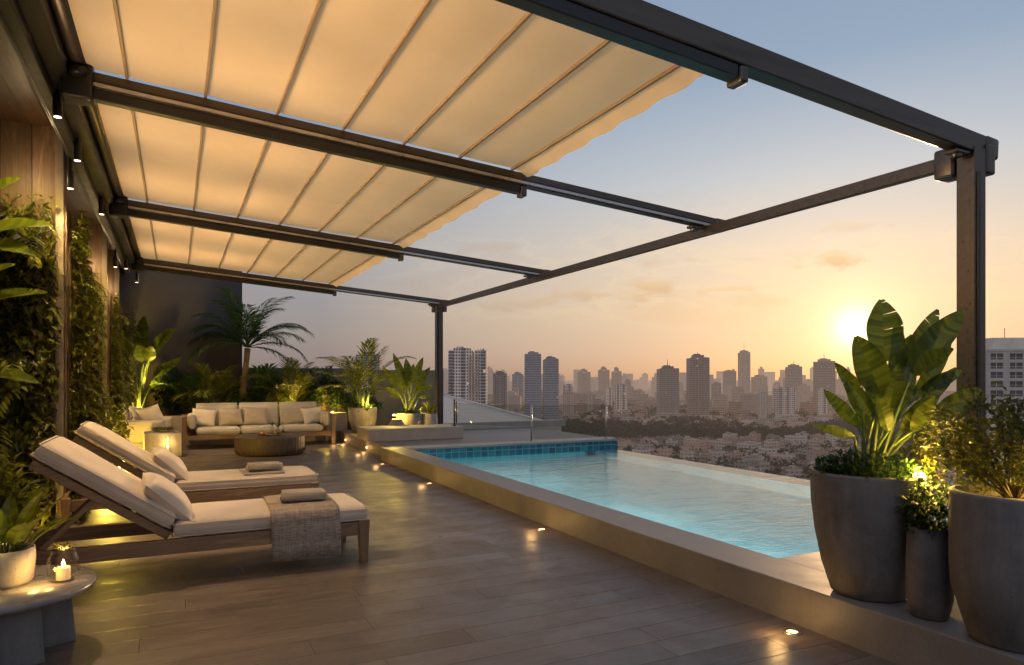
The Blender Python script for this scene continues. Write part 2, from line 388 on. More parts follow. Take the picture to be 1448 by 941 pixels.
def tile_mat(name, size, c0, c1, grout, rough=.15, gw=.05, jitter=1.0):
    m, g, b, out = new_mat(name); x, y, z = g.sep(g.pos())
    nx, ny, nz = g.sep(g.n('ShaderNodeNewGeometry').outputs['Normal'])
    flat = g.m('GREATER_THAN', g.m('ABSOLUTE', nz), .5); sidex = g.m('GREATER_THAN', g.m('ABSOLUTE', nx), .5)
    uu = g.m('ADD', g.m('MULTIPLY', x, g.m('SUBTRACT', 1.0, sidex)), g.m('MULTIPLY', y, sidex))
    vv = g.m('ADD', g.m('MULTIPLY', y, flat), g.m('MULTIPLY', z, g.m('SUBTRACT', 1.0, flat)))
    a = g.m('DIVIDE', uu, size); bb = g.m('DIVIDE', g.m('ADD', vv, .02), size)
    idv = g.white(g.comb(g.m('FLOOR', a), g.m('FLOOR', bb), flat))
    fa, fb = g.m('FRACT', a), g.m('FRACT', bb)
    e = g.rng(g.m('MINIMUM', g.m('MINIMUM', fa, g.m('SUBTRACT', 1.0, fa)), g.m('MINIMUM', fb, g.m('SUBTRACT', 1.0, fb))), gw*.5, gw)
    c = g.ramp(idv, [(0, (*c0, 1)), (1, (*c1, 1))])
    g.put(b.inputs['Base Color'], g.mix(e, (*grout, 1), c)); b.inputs['Roughness'].default_value = rough
    g.put(b.inputs['Normal'], g.bump(e, .4, .003)); return m
def water_mat():
    m, g, b, out = new_mat('pool_water_surface'); p = g.pos()
    h1 = g.noise(g.mul(p, (.8, 1.8, 1)), 1.9, 3, .5, .8); h2 = g.noise(g.mul(p, (1.3, 2.2, 1)), 11, 3, .5, .4)
    h = g.m('ADD', g.m('MULTIPLY', h1, .75), g.m('MULTIPLY', h2, .22))
    bp = g.bump(h, .42, .045)
    gl = g.n('ShaderNodeBsdfGlossy'); gl.inputs['Roughness'].default_value = .025; g.put(gl.inputs['Normal'], bp)
    tr = g.n('ShaderNodeBsdfRefraction'); tr.inputs['Color'].default_value = (.78, .96, .98, 1); tr.inputs['IOR'].default_value = 1.33; tr.inputs['Roughness'].default_value = .0; g.put(tr.inputs['Normal'], bp)
    fr = g.n('ShaderNodeFresnel'); fr.inputs['IOR'].default_value = 1.33; g.put(fr.inputs['Normal'], bp)
    mx = g.n('ShaderNodeMixShader'); g.put(mx.inputs[0], fr.outputs[0]); g.put(mx.inputs[1], tr.outputs[0]); g.put(mx.inputs[2], gl.outputs[0])
    g.put(out.inputs[0], mx.outputs[0]); return m
def glass_mat(name, tint=(.93, .96, .95), refl=1.0, rough=.01):
    m, g, b, out = new_mat(name)
    gl = g.n('ShaderNodeBsdfGlossy'); gl.inputs['Roughness'].default_value = rough
    tr = g.n('ShaderNodeBsdfTransparent'); tr.inputs[0].default_value = (*tint, 1)
    fr = g.n('ShaderNodeLayerWeight'); fr.inputs['Blend'].default_value = .5
    mx = g.n('ShaderNodeMixShader'); g.put(mx.inputs[0], g.m('ADD', .02*refl, g.m('MULTIPLY', g.m('POWER', fr.outputs['Facing'], 4.0 if refl <= 1 else 2.2), .5*min(1.0, refl)))); g.put(mx.inputs[1], tr.outputs[0]); g.put(mx.inputs[2], gl.outputs[0])
    g.put(out.inputs[0], mx.outputs[0]); return m
def facade(name, wall, glass, roof, fl=3.2, bay=3.4, ww=.55, wh=.5, band=0.0, haze=HAZE, lit=.004, strip=0.0, vary=.45):
    m, g, b, out = new_mat(name); co = g.objco(); x, y, z = g.sep(co)
    nn = g.n('ShaderNodeTexCoord').outputs['Normal']; nx, ny, nz = g.sep(nn)
    rnd = g.n('ShaderNodeObjectInfo').outputs['Random']
    at = g.n('ShaderNodeAttribute'); at.attribute_name = 'tint'
    side = g.m('GREATER_THAN', g.m('ABSOLUTE', nx), g.m('ABSOLUTE', ny))
    uu = g.m('ADD', g.m('MULTIPLY', x, g.m('SUBTRACT', 1.0, side)), g.m('MULTIPLY', y, side))
    a = g.m('DIVIDE', uu, bay); c = g.m('DIVIDE', z, fl)
    ia, ic = g.m('FLOOR', a), g.m('FLOOR', c); fa, fc = g.m('FRACT', a), g.m('FRACT', c)
    idv = g.white(g.comb(ia, ic, g.m('ADD', side, g.m('MULTIPLY', rnd, 9))))
    wa = g.m('LESS_THAN', g.m('ABSOLUTE', g.m('SUBTRACT', fa, .5)), ww/2); wc_ = g.m('LESS_THAN', g.m('ABSOLUTE', g.m('SUBTRACT', fc, .52)), wh/2)
    win = g.m('MULTIPLY', wa, wc_)
    if strip: # whole glazed columns
        sa = g.m('LESS_THAN', g.m('FRACT', g.m('DIVIDE', uu, bay*strip)), .42)
        win = g.m('MAXIMUM', win, g.m('MULTIPLY', sa, g.m('LESS_THAN', g.m('ABSOLUTE', g.m('SUBTRACT', fc, .5)), .42)))
    n = g.noise(co, .12, 5); n2 = g.noise(co, 1.2, 3)
    wl = g.ramp(g.m('ADD', g.m('MULTIPLY', n, .7), g.m('MULTIPLY', n2, .3)), [(.3, tuple(q*.75 for q in wall)+(1,)), (.7, tuple(q*1.15 for q in wall)+(1,))])
    wl = g.mix(1.0, wl, at.outputs['Color'], 'MULTIPLY') if vary < 0 else wl
    wl = g.mix(1.0, wl, g.ramp(rnd, [(0, (1-abs(vary), 1-abs(vary), 1-abs(vary)*.9, 1)), (.5, (1, .97, .93, 1)), (1, (1+abs(vary)*.5, 1+abs(vary)*.35, 1+abs(vary)*.2, 1))]), 'MULTIPLY')
    if band: wl = g.mix(g.m('LESS_THAN', fc, band), wl, tuple(q*1.35 for q in wall)+(1,))
    gcol = g.ramp(idv, [(0, tuple(q*.45 for q in glass)+(1,)), (.75, (*glass, 1)), (1, tuple(min(1, q*2.2) for q in glass)+(1,))])
    up = g.m('GREATER_THAN', g.m('ABSOLUTE', nz), .5)
    win = g.m('MULTIPLY', win, g.m('SUBTRACT', 1.0, up))
    base = g.mix(win, wl, gcol); base = g.mix(up, base, g.mix(n2, tuple(q*.6 for q in roof)+(1,), tuple(q*1.3 for q in roof)+(1,)))
    g.put(b.inputs['Base Color'], base); g.put(b.inputs['Roughness'], g.rng(win, 0, 1, .85, .25))
    if lit:
        on = g.m('MULTIPLY', g.m('GREATER_THAN', idv, 1-lit), win)
        b.inputs['Emission Color'].default_value = (1, .62, .28, 1); g.put(b.inputs['Emission Strength'], g.m('MULTIPLY', on, .55))
    painted_haze_out(g, out, b.outputs[0], haze); return m

M = dict(
    deck=deck_mat(), coping=stone_coping(),
    farstone=simple('brown_stone_paving', (.23, .18, .14), .6, var=.18, scale=3, bump=.15), roofc=simple('pale_roof_concrete', (.56, .44, .35), .8, var=.12, scale=1.2),
    pale=simple('pale_render', (.42, .36, .30), .75, var=.12, scale=3, bump=.15),
    alu=simple('anodised_dark_aluminium', (.085, .068, .057), .34, .7, var=.18, scale=5, stretch=(.3, 6, 6)),
    alu2=simple('black_aluminium', (.017, .016, .016), .42, .3, var=.2, scale=6),
    silver=simple('brushed_silver_track', (.42, .39, .38), .32, .85, var=.15, scale=8),
    canopy=canopy_mat(), rib=simple('tan_batten', (.22, .15, .09), .55, var=.12, scale=6),
    soffit=wood('dark_timber_soffit', (.034, .015, .006), (.115, .052, .020), 'y', 1.0, .5, .16),
    pier=wood('weathered_timber_cladding', (.09, .052, .028), (.26, .165, .095), 'z', .9, .55, .22),
    teak=wood('teak', (.16, .092, .048), (.36, .225, .125), 'x', 1.2, .45), teakz=wood('teak_upright', (.15, .088, .045), (.34, .21, .118), 'z', 1.2, .45),
    black=simple('charcoal_render', (.075, .062, .062), .85, var=.22, scale=1.4, bump=.2),
    greywall=simple('grey_render', (.12, .115, .115), .8, var=.2, scale=2, bump=.2),
    trim=simple('pale_corner_trim', (.22, .175, .13), .5, .2, var=.2, scale=6),
    cush=fabric('oatmeal_cushion_cloth', (.60, .51, .41)), pillow=fabric('ivory_pillow_cloth', (.66, .57, .46), 300),
    taupe=fabric('taupe_pillow_cloth', (.40, .33, .26), 260), towel=fabric('taupe_towelling', (.30, .25, .20), 160, .2, .5),
    throw=throw_mat(), sofa=fabric('sofa_cloth', (.50, .44, .37)),
    stone=concrete('table_stone', (.25, .235, .22), .30, .12), darkstone=concrete('dark_table_stone', (.15, .14, .13), .5, .2), pot=concrete('planter_concrete', (.195, .168, .148)), potl=concrete('pale_planter_concrete', (.34, .30, .26)),
    ceramic=concrete('rough_ceramic', (.30, .25, .20), .6, .2), darkcer=concrete('dark_ceramic', (.10, .085, .075), .5, .2),
    tabwood=wood('carved_dark_wood', (.055, .036, .024), (.15, .10, .065), 'z', 1.6, .55),
    soil=simple('soil', (.03, .02, .014), .95, var=.5, scale=30, bump=.8),
    bark=simple('palm_bark', (.17, .11, .065), .9, var=.45, scale=14, bump=.8, stretch=(1, 1, 5)),
    brass=simple('brass', (.42, .26, .10), .3, .9, var=.2, scale=9),
    wax=emis('candle_wax', (1, .62, .28), .55), flame=emis('flame', (1, .62, .2), 45), bulb=emis('warm_lens', (1, .60, .20), 8), spotlens=emis('spot_lens', (1, .80, .55), 4),
    glass=glass_mat('clear_glass', (.86, .88, .86), .12), jar=glass_mat('jar_glass', (.90, .87, .80), 1.6), water=water_mat(),
    tile=tile_mat('teal_mosaic', .125, (.004, .10, .15), (.02, .22, .27), (.20, .33, .35), .12, .06),
    basin=tile_mat('turquoise_pool_tile', .15, (.19, .43, .47), (.36, .59, .61), (.34, .56, .58), .3, .05),
    ledge=tile_mat('pale_ledge_tile', .15, (.36, .48, .50), (.50, .58, .58), (.38, .42, .42), .3, .06),
    leafA=leaf_mat('glossy_paddle_leaf', (.040, .062, .010), (.115, .145, .022), .5, .34),
    leafB=leaf_mat('fern_leaf', (.040, .056, .008), (.15, .165, .020), .42), leafC=leaf_mat('shrub_leaf', (.032, .044, .008), (.13, .135, .018), .38, edge=(.15, .12, .03)),
    leafD=leaf_mat('dark_ground_leaf', (.012, .035, .010), (.045, .085, .02), .3), leafP=leaf_mat('palm_leaf', (.018, .050, .014), (.05, .10, .025), .3),
    stem=simple('green_stem', (.11, .15, .04), .5, var=.3, scale=10), twig=simple('twig', (.10, .065, .035), .8, var=.3, scale=12),
)

# ------------------------------------------------------------------ terrace: deck, pool, platforms
CX0, CX1, PY0, PY1, EX, WZ = 2.84, 3.18, 2.92, 10.05, 6.85, .03
struct('deck_floor', MB().box(-3.0, 2.98, -4, 15.6, -.25, 0), M['deck'])
mb = MB()
mb.box(CX0, CX1, -1.0, 10.38, -.25, .20)          # long coping along the deck
cp = tag(mb.build('pool_coping', M['coping'], bevel=.006), kind='structure')
struct('pool_platform', MB().box(CX1, 7.4, -1.0, PY0, -.25, .198), M['coping'], bevel=.004)
struct('far_platform', MB().box(2.98, 7.02, PY1+.34, 14.35, -.3, .196), M['farstone'], bevel=.005)
mb = MB(); mb.box(CX1+.002, 7.02, PY1, PY1+.338, .165, .202)
struct('far_pool_coping', mb, M['pale'], bevel=.004)
struct('raised_platform', MB().box(2.90, 4.62, 11.35, 12.15, .199, .41), M['pale'], bevel=.006)
struct('low_upstand_wall', MB().box(4.75, 7.9, 13.3, 13.45, .199, .34), M['pale'], bevel=.005)
pool = thing('swimming_pool', 'long infinity pool with turquoise tiled basin and dark teal mosaic band beside the deck', 'pool', (CX1, PY0, 0))
def pl(mb, name, mat): return mb.build(name, mat, pool, loc=(-CX1, -PY0, 0))
mb = MB(); mb.box(CX1, EX, PY0, PY1, -1.0, -.82); mb.box(CX1, CX1+.02, PY0, PY1, -1.1, -.06); mb.box(CX1+.02, EX, PY0, PY0+.02, -1.1, .12); mb.box(CX1+.02, EX-.5, PY1-.02, PY1, -1.1, -.14)
pl(mb, 'basin', M['basin'])
mb = MB(); mb.box(EX-.30, EX, PY0+.021, PY1-.021, -1.099, -.035); mb.box(EX-.03, EX+.05, PY0+.021, PY1-.021, -.034, WZ-.006)
pl(mb, 'infinity_edge', M['ledge'])
mb = MB(); mb.box(CX1+.021, 7.0, PY1-.03, PY1-.001, -.139, .164); mb.box(6.99, 7.015, PY1-.03, PY1+.33, -.139, .163)
pl(mb, 'mosaic_band', M['tile'])
mb = MB(); mb.box(CX1+.001, CX1+.035, PY0+.02, PY1-.03, -.06, .16)
pl(mb, 'inner_rim', M['pale'])
nxw, nyw = 2, 2
struct('pool_water', MB().add([(CX1+.036, PY0+.021, WZ), (EX+.05, PY0+.021, WZ), (EX+.05, PY1-.031, WZ), (CX1+.036, PY1-.031, WZ)], [(0, 1, 2, 3)]) or (lambda q: q)(MB()), M['water']) if False else None
wm = MB(); wm.add([(CX1+.036, PY0+.021, WZ), (EX+.05, PY0+.021, WZ), (EX+.05, PY1-.031, WZ), (CX1+.036, PY1-.031, WZ)], [(0, 1, 2, 3)])
struct('pool_water', wm, M['water'])
for (y, e) in ((3.5, 150), (5.7, 100), (8.3, 130)):
    f_ = pl(MB().tube([(CX1+.021, y, -.48), (CX1+.045, y, -.48)], .085, 24), 'pool_lamp', M['silver'])
    lamp('POINT', (CX1+.22, y, -.46), e, (.60, .95, 1.0), .06, name='pool_light')
# the block the terrace stands on, below the pool edge
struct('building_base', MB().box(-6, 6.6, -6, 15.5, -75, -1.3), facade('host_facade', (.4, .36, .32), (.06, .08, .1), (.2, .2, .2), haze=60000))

# ------------------------------------------------------------------ deck lights
def deck_light(x, y, label, e=1.4, z=0.0):
    t = thing('deck_light', label, 'floor light', (x, y, z), 0, 'recessed deck lights along the pool coping')
    MB().lathe([(.042, -.01), (.042, .006), (.027, .007), (.027, .003)], 24).build('rim', M['silver'], t)
    MB().lathe([(.0265, -.005), (.0265, .0035)], 24).build('lens', M['bulb'], t)
    lamp('POINT', (x-.10, y, z+.07), e*.38, (1, .58, .20), .04, name='deck_lamp')
DL = [((1150, 888), 'recessed deck light by the coping in front of the tallest concrete planter', 2.6), ((779, 748), 'recessed deck light by the middle of the long pool coping', 2.2),
      ((625, 683), 'recessed deck light by the coping near the mosaic end of the pool', 1.8), ((557, 656), 'recessed deck light at the end corner of the pool coping', 1.6),
      ((517, 641), 'recessed deck light in front of the raised platform corner', 1.6), ((479, 629), 'recessed deck light beside the sofa end and the low step', 1.5)]
for (u, v), lb, e in DL:
    dep = EYE*FPX/(v-HYP); p = pt(u, v, dep); deck_light(min(p.x, 2.73) if v > 645 else min(p.x, 2.86), p.y, lb, e)
def step_light(x, y, z, lb):
    t = thing('step_light', lb, 'step light', (x, y, z), 0, 'small lights in the side of the step')
    MB().box(-.012, 0, -.03, .03, -.02, .02).build('housing', M['silver'], t, bevel=.003)
    MB().box(-.016, -.0125, -.022, .022, -.014, .014).build('lens', M['bulb'], t)
    lamp('POINT', (x-.06, y, z), .7, (1, .6, .22), .02, name='step_lamp')
step_light(2.98, 11.75, .07, 'small step light low in the step below the pale raised platform')
step_light(2.98, 13.4, .07, 'small step light low in the step beside the sofa')

# ------------------------------------------------------------------ pergola
RY = [2.70, 5.20, 8.70, 12.87]; RX0, RX1, BX = -.58, 4.92, 4.70
def rz(x): return 3.20-.0762*(x+.6)
perg = thing('pergola', 'dark aluminium pergola with cream retractable fabric roof on sloping rails over the deck', 'pergola', (BX, RY[0], .2))
def pb(mb, name, mat, par=perg, **k):
    o = mb.build(name, mat, par, **k)
    if par is perg: o.location = (-BX, -RY[0], -.2)
    return o
for i, y in enumerate(RY):
    W_, H_ = (.10, .13) if i == 0 else (.09, .105)
    r = pb(MB().beam((RX0, y, rz(RX0)), (RX1-.14, y, rz(RX1-.14)), W_, H_), 'rail', M['alu'], bevel=.008)
    yn = y-W_/2
    yn = yn if i else y+W_/2+.012
    pb(MB().beam((RX0, yn-.006, rz(RX0)-H_*.30), (RX1-.16, yn-.006, rz(RX1-.16)-H_*.30), .014, .022), 'track', M['silver'], r)
    pb(MB().beam((RX0, yn-.006, rz(RX0)-H_*.12), (RX1-.16, yn-.006, rz(RX1-.16)-H_*.12), .010, .012), 'groove', M['alu2'], r)
    g_ = pb(MB().beam((RX0, y, rz(RX0)-H_/2-.035), (2.62, y, rz(2.62)-H_/2-.035), W_*.82, .068), 'gutter', M['alu2'], bevel=.006)
    e = MB(); e.box(2.622, 2.68, y-W_/2-.004, y+W_/2+.004, rz(2.65)-H_/2-.092, rz(2.65)-H_/2-.004)
    pb(e, 'gutter_bracket', M['alu'], bevel=.012)
    zc = rz(RX1-.07); e = MB().beam((RX1-.139, y, rz(RX1-.139)), (RX1, y, rz(RX1)), W_+.014, H_+.014)
    pb(e, 'end_cap', M['alu'], bevel=.02, seg=3)
    e = MB(); zb = rz(BX)-H_/2
    e.box(BX-.07, BX+.09, y-.045, y+.045, 2.765, zb+.002); e.cyl((BX-.16, y, zb-.045), .035, .05, 16); e.box(BX-.22, BX-.07, y-.04, y+.04, zb-.02, zb+.004)
    pb(e, 'bracket', M['alu'], bevel=.006)
fb = pb(MB().box(BX-.035, BX+.035, RY[0]+.10, RY[-1]-.07, 2.672, 2.762), 'front_beam', M['alu'], bevel=.006)
for y, zb in ((RY[0], .2), (RY[-1], .2)):
    p = pb(MB().box(BX-.06, BX+.06, y-.06, y+.06, zb, 2.762), 'post', M['alu'], bevel=.006)
    pb(MB().box(BX+.061, BX+.08, y-.035, y+.035, zb+.02, 2.70), 'post_track', M['alu2'], p)
    pb(MB().box(BX-.045, BX-.02, y-.072, y-.061, zb+.02, 2.60), 'groove', M['alu2'], p)
    pb(MB().box(BX-.10, BX+.10, y-.10, y+.10, zb, zb+.018), 'base_plate', M['alu2'], p, bevel=.004)
    e = MB(); e.box(BX-.085, BX+.075, y+.066, y+.20, 2.60, 2.80); pb(e, 'beam_socket', M['alu'], bevel=.02, seg=3)
    e = MB(); e.box(BX+.066, BX+.155, y-.07, y+.01, 2.60, 2.80); pb(e, 'post_hook', M['alu'], bevel=.015)
# wall end: dark carriers and the beam they hang from
wb = pb(MB().box(-.84, RX0-.03, .5, 13.6, 3.16, 3.34), 'wall_beam', M['alu2'], bevel=.01)
pb(MB().box(-.80, -.72, .5, 13.6, 3.10, 3.158), 'cable_tray', M['alu2'], wb, bevel=.01)
pb(MB().tube([(-.56, .5, 3.30), (-.56, 13.5, 3.30)], .055, 14), 'roller', M['alu'], wb)
for y in RY[1:]:
    e = MB(); e.box(RX0-.08, RX0+.10, y-.085, y+.085, rz(RX0)-.15, rz(RX0)+.10)
    e.cyl((RX0+.02, y-.10, rz(RX0)-.02), .05, .06, 14)
    pb(e, 'carrier', M['alu2'], bevel=.02, seg=3)
RIB = [-.29+.472*k for k in range(7)]
for i in range(3):
    y0, y1 = RY[i]+.035, RY[i+1]-.035
    mb = MB(); xs = [RX0+.02]+RIB; vs = []; fs = []; grid = []
    ny = 14
    fine = []
    for a, b_ in zip(xs[:-1], xs[1:]):
        for k in range(6): fine.append((a+(b_-a)*k/6, math.sin(math.pi*k/6)))
    fine.append((xs[-1], 0))
    for x, sg in fine:
        for j in range(ny+1):
            t = j/ny; wob = .002*noise.noise(V((x*2.3, t*5, i*3.1)))
            edge = .010*math.sin(x*9+i) if j in (0, ny) else 0
            vs.append((x, y0+(y1-y0)*t+edge*.4, rz(x)+.076-.008*sg*(.75+.25*math.sin(math.pi*t))+wob+edge*.3))
    for a in range(len(fine)-1):
        for j in range(ny): q = a*(ny+1)+j; fs.append((q, q+ny+1, q+ny+2, q+1))
    mb.add(vs, fs, True); f = pb(mb, 'canopy_fabric', M['canopy'])
    for x in RIB: pb(MB().beam((x, y0-.01, rz(x)+.062), (x, y1+.01, rz(x)+.062), .020, .022), 'batten', M['rib'], f, bevel=.004)
    mb = MB(); vs = []; fs = []; nv = 60; x = RIB[-1]+.014
    for j in range(nv+1):
        t = j/nv; yy = y0+(y1-y0)*t; sc_ = .016*abs(math.sin(t*math.pi*(9 if i == 0 else 11)))
        wv_ = .010*math.sin(t*41+i)
        vs += [(x, yy, rz(x)+.074), (x+.06+wv_, yy, rz(x)+.052), (x+.125+sc_+wv_*1.4, yy, rz(x)+.010+sc_*.5)]
    for j in range(nv):
        for k in range(2): q = j*3+k; fs.append((q, q+1, q+4, q+3))
    mb.add(vs, fs, True); pb(mb, 'valance', M['canopy'], f)

# ------------------------------------------------------------------ house wall on the left
hw = thing('house_wall', 'timber clad house wall with piers and dark wooden soffit along the terrace', 'wall', (-.9, 7, 0))
def hb(mb, name, mat, par=None, **k):
    o = mb.build(name, mat, par or hw, **k)
    if par is None: o.location = (.9, -7, 0)
    return o
hb(MB().box(-3.2, -3.0, -3, 15.6, 0, 3.42), 'backing_wall', M['soffit'])
sf = hb(MB().box(-3.2, -.90, -1, 15.6, 3.421, 3.55), 'soffit', M['soffit'])
hb(MB().box(-.899, -.86, -1, 15.6, 3.33, 3.60), 'fascia', M['soffit'], sf)
for y in (7.0, 11.1, 13.3):
    p = hb(MB().box(-3.0, -.90, y, y+.42, 0, 3.42), 'pier', M['pier'])
    hb(MB().box(-.93, -.868, y-.032, y+.03, 0, 3.419), 'corner_trim', M['trim'], p, bevel=.004)
hb(MB().box(-1.75, -1.7, 7.42, 11.1, 0, 3.42), 'recess_panel', M['soffit'])
hb(MB().box(-1.75, -1.7, 11.52, 13.3, 0, 3.42), 'recess_panel', M['soffit'])
bw = tag(MB().box(-3.0, 1.235, 15.25, 15.55, 0, 4.3).build('dark_wall', M['black']), 'tall charcoal rendered end wall behind the sofa planting', 'wall')
tag(MB().box(1.236, 3.75, 15.3, 15.5, 0, 1.50).build('parapet_wall', M['greywall'], bevel=.01), 'low grey parapet wall behind the palms, next to the charcoal wall', 'wall')
tag(MB().box(3.76, 5.45, 14.6, 14.78, 0, 1.46).build('planter_screen_wall', M['greywall'], bevel=.01), 'low grey screen wall behind the potted plants by the far post', 'wall')
pw = thing('planter_bed', 'long low rendered planter bed running behind the sofa', 'planter', (1, 14.4, 0))
MB().box(-3.9, 2.2, -.12, .12, 0, .56).build('front_wall', M['pale'], pw, bevel=.008)
MB().box(-3.9, 2.2, .121, .84, 0, .50).build('soil', M['soil'], pw)

# spotlights: down light for the furniture
def spotlight(x, y, z, tgt, e, label, ang=70, up=True):
    t = thing('spotlight', label, 'spotlight', (x, y, z), 0, 'black cylinder spotlights under the soffit')
    MB().cyl((0, 0, 0), .028, .15, 20).build('can', M['alu2'], t, bevel=.004)
    MB().box(-.012, .012, -.012, .012, .15, max(.17, 3.16-z-.002) if z < 3.1 else .19).build('bracket', M['alu2'], t)
    MB().cyl((0, 0, -.004), .022, .003, 20).build('lens', M['spotlens'], t)
    lamp('SPOT', (x, y, z-.02), e, (1, .66, .34), .03, tgt, ang, .7, 'spot_lamp')
spotlight(-.70, 5.35, 2.98, (.45, 4.9, .3), 190, 'black cylinder spotlight over the head of the front lounger', 84)
spotlight(-.70, 6.35, 2.98, (.35, 6.6, .3), 130, 'black cylinder spotlight over the head of the rear lounger', 80)
spotlight(-.80, 6.80, 2.86, (-1.05, 7.0, 1.6), 60, 'black spotlight on the side of the front timber pier', 80)
spotlight(-.70, 8.30, 2.98, (-.2, 8.2, 0), 60, 'black cylinder spotlight between the front and second timber piers', 80)
spotlight(-.78, 11.25, 2.86, (-1.0, 10.7, 1.4), 60, 'black spotlight on the side of the second timber pier', 80)
spotlight(-.70, 12.2, 2.98, (.1, 12.9, .3), 130, 'black cylinder spotlight above the armchair', 80)
spotlight(-.60, 13.2, 2.90, (1.4, 13.6, .5), 150, 'black tilted spotlight at the charcoal wall end of the beam', 70)
for y, k in ((3.3, 1.0), (4.6, 1.0), (6.1, 1.0), (7.8, 1.0), (9.8, 1.0), (11.7, 1.0)):  # added spots without fixtures, spread to brighten the cloth evenly
    lamp('SPOT', (-.62, y, 2.25), 100*k, (1, .66, .34), .3, (.5, y, 3.2), 125, 1.0, 'cloth_fill_light')
    lamp('SPOT', (-.62, y, 2.45), 250*k, (1, .66, .34), .3, (2.3, y, 3.05), 62, 1.0, 'cloth_fill_light')

# ------------------------------------------------------------------ loungers and what lies on them
def rbox(mb, x0, x1, y0, y1, z0, z1): return mb.box(x0, x1, y0, y1, z0, z1)
def make_lounger(label):
    t = thing('sun_lounger', label, 'sun lounger', (0, 0, 0), 0, 'teak sun loungers by the green wall')
    hw_ = .335
    for sg in (-1, 1):
        MB().box(-.86, 1.19, sg*hw_-.022, sg*hw_+.022, .185, .275).build('side_rail', M['teak'], t, bevel=.005)
        for x in (1.155, -.80): 
            l = MB(); a = .034; l.add([(x-a*.75, sg*hw_-a*.8, 0), (x+a*.75, sg*hw_-a*.8, 0), (x+a*.75, sg*hw_+a*.8, 0), (x-a*.75, sg*hw_+a*.8, 0), (x-a*1.15, sg*hw_-a, .29), (x+a*1.15, sg*hw_-a, .29), (x+a*1.15, sg*hw_+a, .29), (x-a*1.15, sg*hw_+a, .29)],
                  [(0,3,2,1),(4,5,6,7),(0,1,5,4),(1,2,6,5),(2,3,7,6),(3,0,4,7)])
            l.build('leg', M['teakz'], t, bevel=.004)
        MB().beam((-.04, sg*(hw_-.05), .285), (-.745, sg*(hw_-.05), .77), .03, .05).build('backrest_rail', M['teak'], t, bevel=.005)
        MB().beam((-.44, sg*(hw_-.09), .53), (-.70, sg*(hw_-.09), .26), .022, .03).build('prop', M['teak'], t, bevel=.003)
    MB().box(1.165, 1.20, -hw_+.023, hw_-.023, .195, .275).build('end_rail', M['teak'], t, bevel=.005)
    MB().box(-.86, -.82, -hw_+.023, hw_-.023, .195, .275).build('end_rail', M['teak'], t, bevel=.005)
    s = MB()
    for k in range(11): x = .04+k*.1; s.box(x, x+.07, -hw_+.023, hw_-.023, .248, .268)
    s.build('seat_slat', M['teak'], t)
    s = MB(); d = V((-.75, 0, .515)).normalized()
    for k in range(7):
        p = V((-.06, 0, .305))+d*(.06+k*.105); s.beam(p+V((0, -hw_+.06, 0)), p+V((0, hw_-.06, 0)), .07, .018, V((d.z, 0, -d.x)))
    s.build('backrest_slat', M['teak'], t)
    c = MB(); cushion(c, 1.215, .70, .115); o = c.build('seat_cushion', M['cush'], t); o.location = (.585, 0, .325); piping(o, 1.215, .70, .115)
    c = MB(); cushion(c, .86, .67, .115); o = c.build('back_cushion', M['cush'], t)
    o.location = V((-.045, 0, .30))+d*.44+V((d.z, 0, -d.x))*.074; o.rotation_euler = (0, math.asin(d.z), 0); piping(o, .86, .67, .115)
    return t
def cushion(mb, lx, ly, lz, n=22):
    """a soft slab: rounded edges, piped waist and a slightly crowned, uneven top"""
    r = lz*.30
    def sgn(a): return -1 if a < 0 else 1
    us = sorted(set([-1, 1]+[-1+2*i/n for i in range(n+1)]+[-1+.012, -1+.03, -1+.055, 1-.012, 1-.03, 1-.055]))
    ph = random.random()*9
    for top in (1, -1):
        vs = []; fs = []
        for a in us:
            for b in us:
                dx, dy = (1-abs(a))*lx/2, (1-abs(b))*ly/2
                ed = min(dx, dy); k = min(1, ed/r); prof = math.sqrt(max(0, 1-(1-k)**2))
                cr = 1-(max(abs(a)*.9, abs(b)))**4
                z = top*(lz*.40*prof+lz*.10*cr*prof+.005*prof*noise.noise(V((a*lx*3, b*ly*3, ph))))
                rc = 1.0
                if abs(a) > 1-.12/lx*2 and abs(b) > 1-.12/ly*2: rc = 1-.012
                vs.append((a*lx/2*rc, b*ly/2*rc, z))
        m_ = len(us)
        for i in range(m_-1):
            for j in range(m_-1):
                q = (i*m_+j, (i+1)*m_+j, (i+1)*m_+j+1, i*m_+j+1); fs.append(q if top > 0 else q[::-1])
        mb.add(vs, fs, True)
    return mb
def piping(par, lx, ly, lz):
    mb = MB(); r = .03
    for z in (lz*.30, -lz*.30):
        pts = []
        for (sx, sy, a0) in ((1, 1, 0), (-1, 1, 90), (-1, -1, 180), (1, -1, 270)):
            for q in range(5): a = R(a0+q*22.5); pts.append(V((sx*(lx/2-r)+r*math.cos(a), sy*(ly/2-r)+r*math.sin(a), z)))
        pts.append(pts[0]); mb.tube(pts, .0048, 6)
    return mb.build('piping', M['cush'], par)
def pillow_mesh(w_, h_, t_, n=18, seed=0):
    mb = MB()
    for top in (1, -1):
        vs = []; fs = []
        for i in range(n+1):
            for j in range(n+1):
                a, b = -1+2*i/n, -1+2*j/n
                k = max(0, (1-a*a))**.5*max(0, (1-b*b))**.5
                pin = 1-.10*(1-abs(a)**2)*(abs(b)**3); pin2 = 1-.10*(1-abs(b)**2)*(abs(a)**3)
                wr = .012*noise.noise(V((a*2.2+seed, b*2.2, top)))*k
                vs.append((a*w_/2*pin2, b*h_/2*pin, top*t_/2*k**.8+wr))
        for i in range(n):
            for j in range(n):
                q = (i*(n+1)+j, (i+1)*(n+1)+j, (i+1)*(n+1)+j+1, i*(n+1)+j+1); fs.append(q if top > 0 else q[::-1])
        mb.add(vs, fs, True)
    return mb
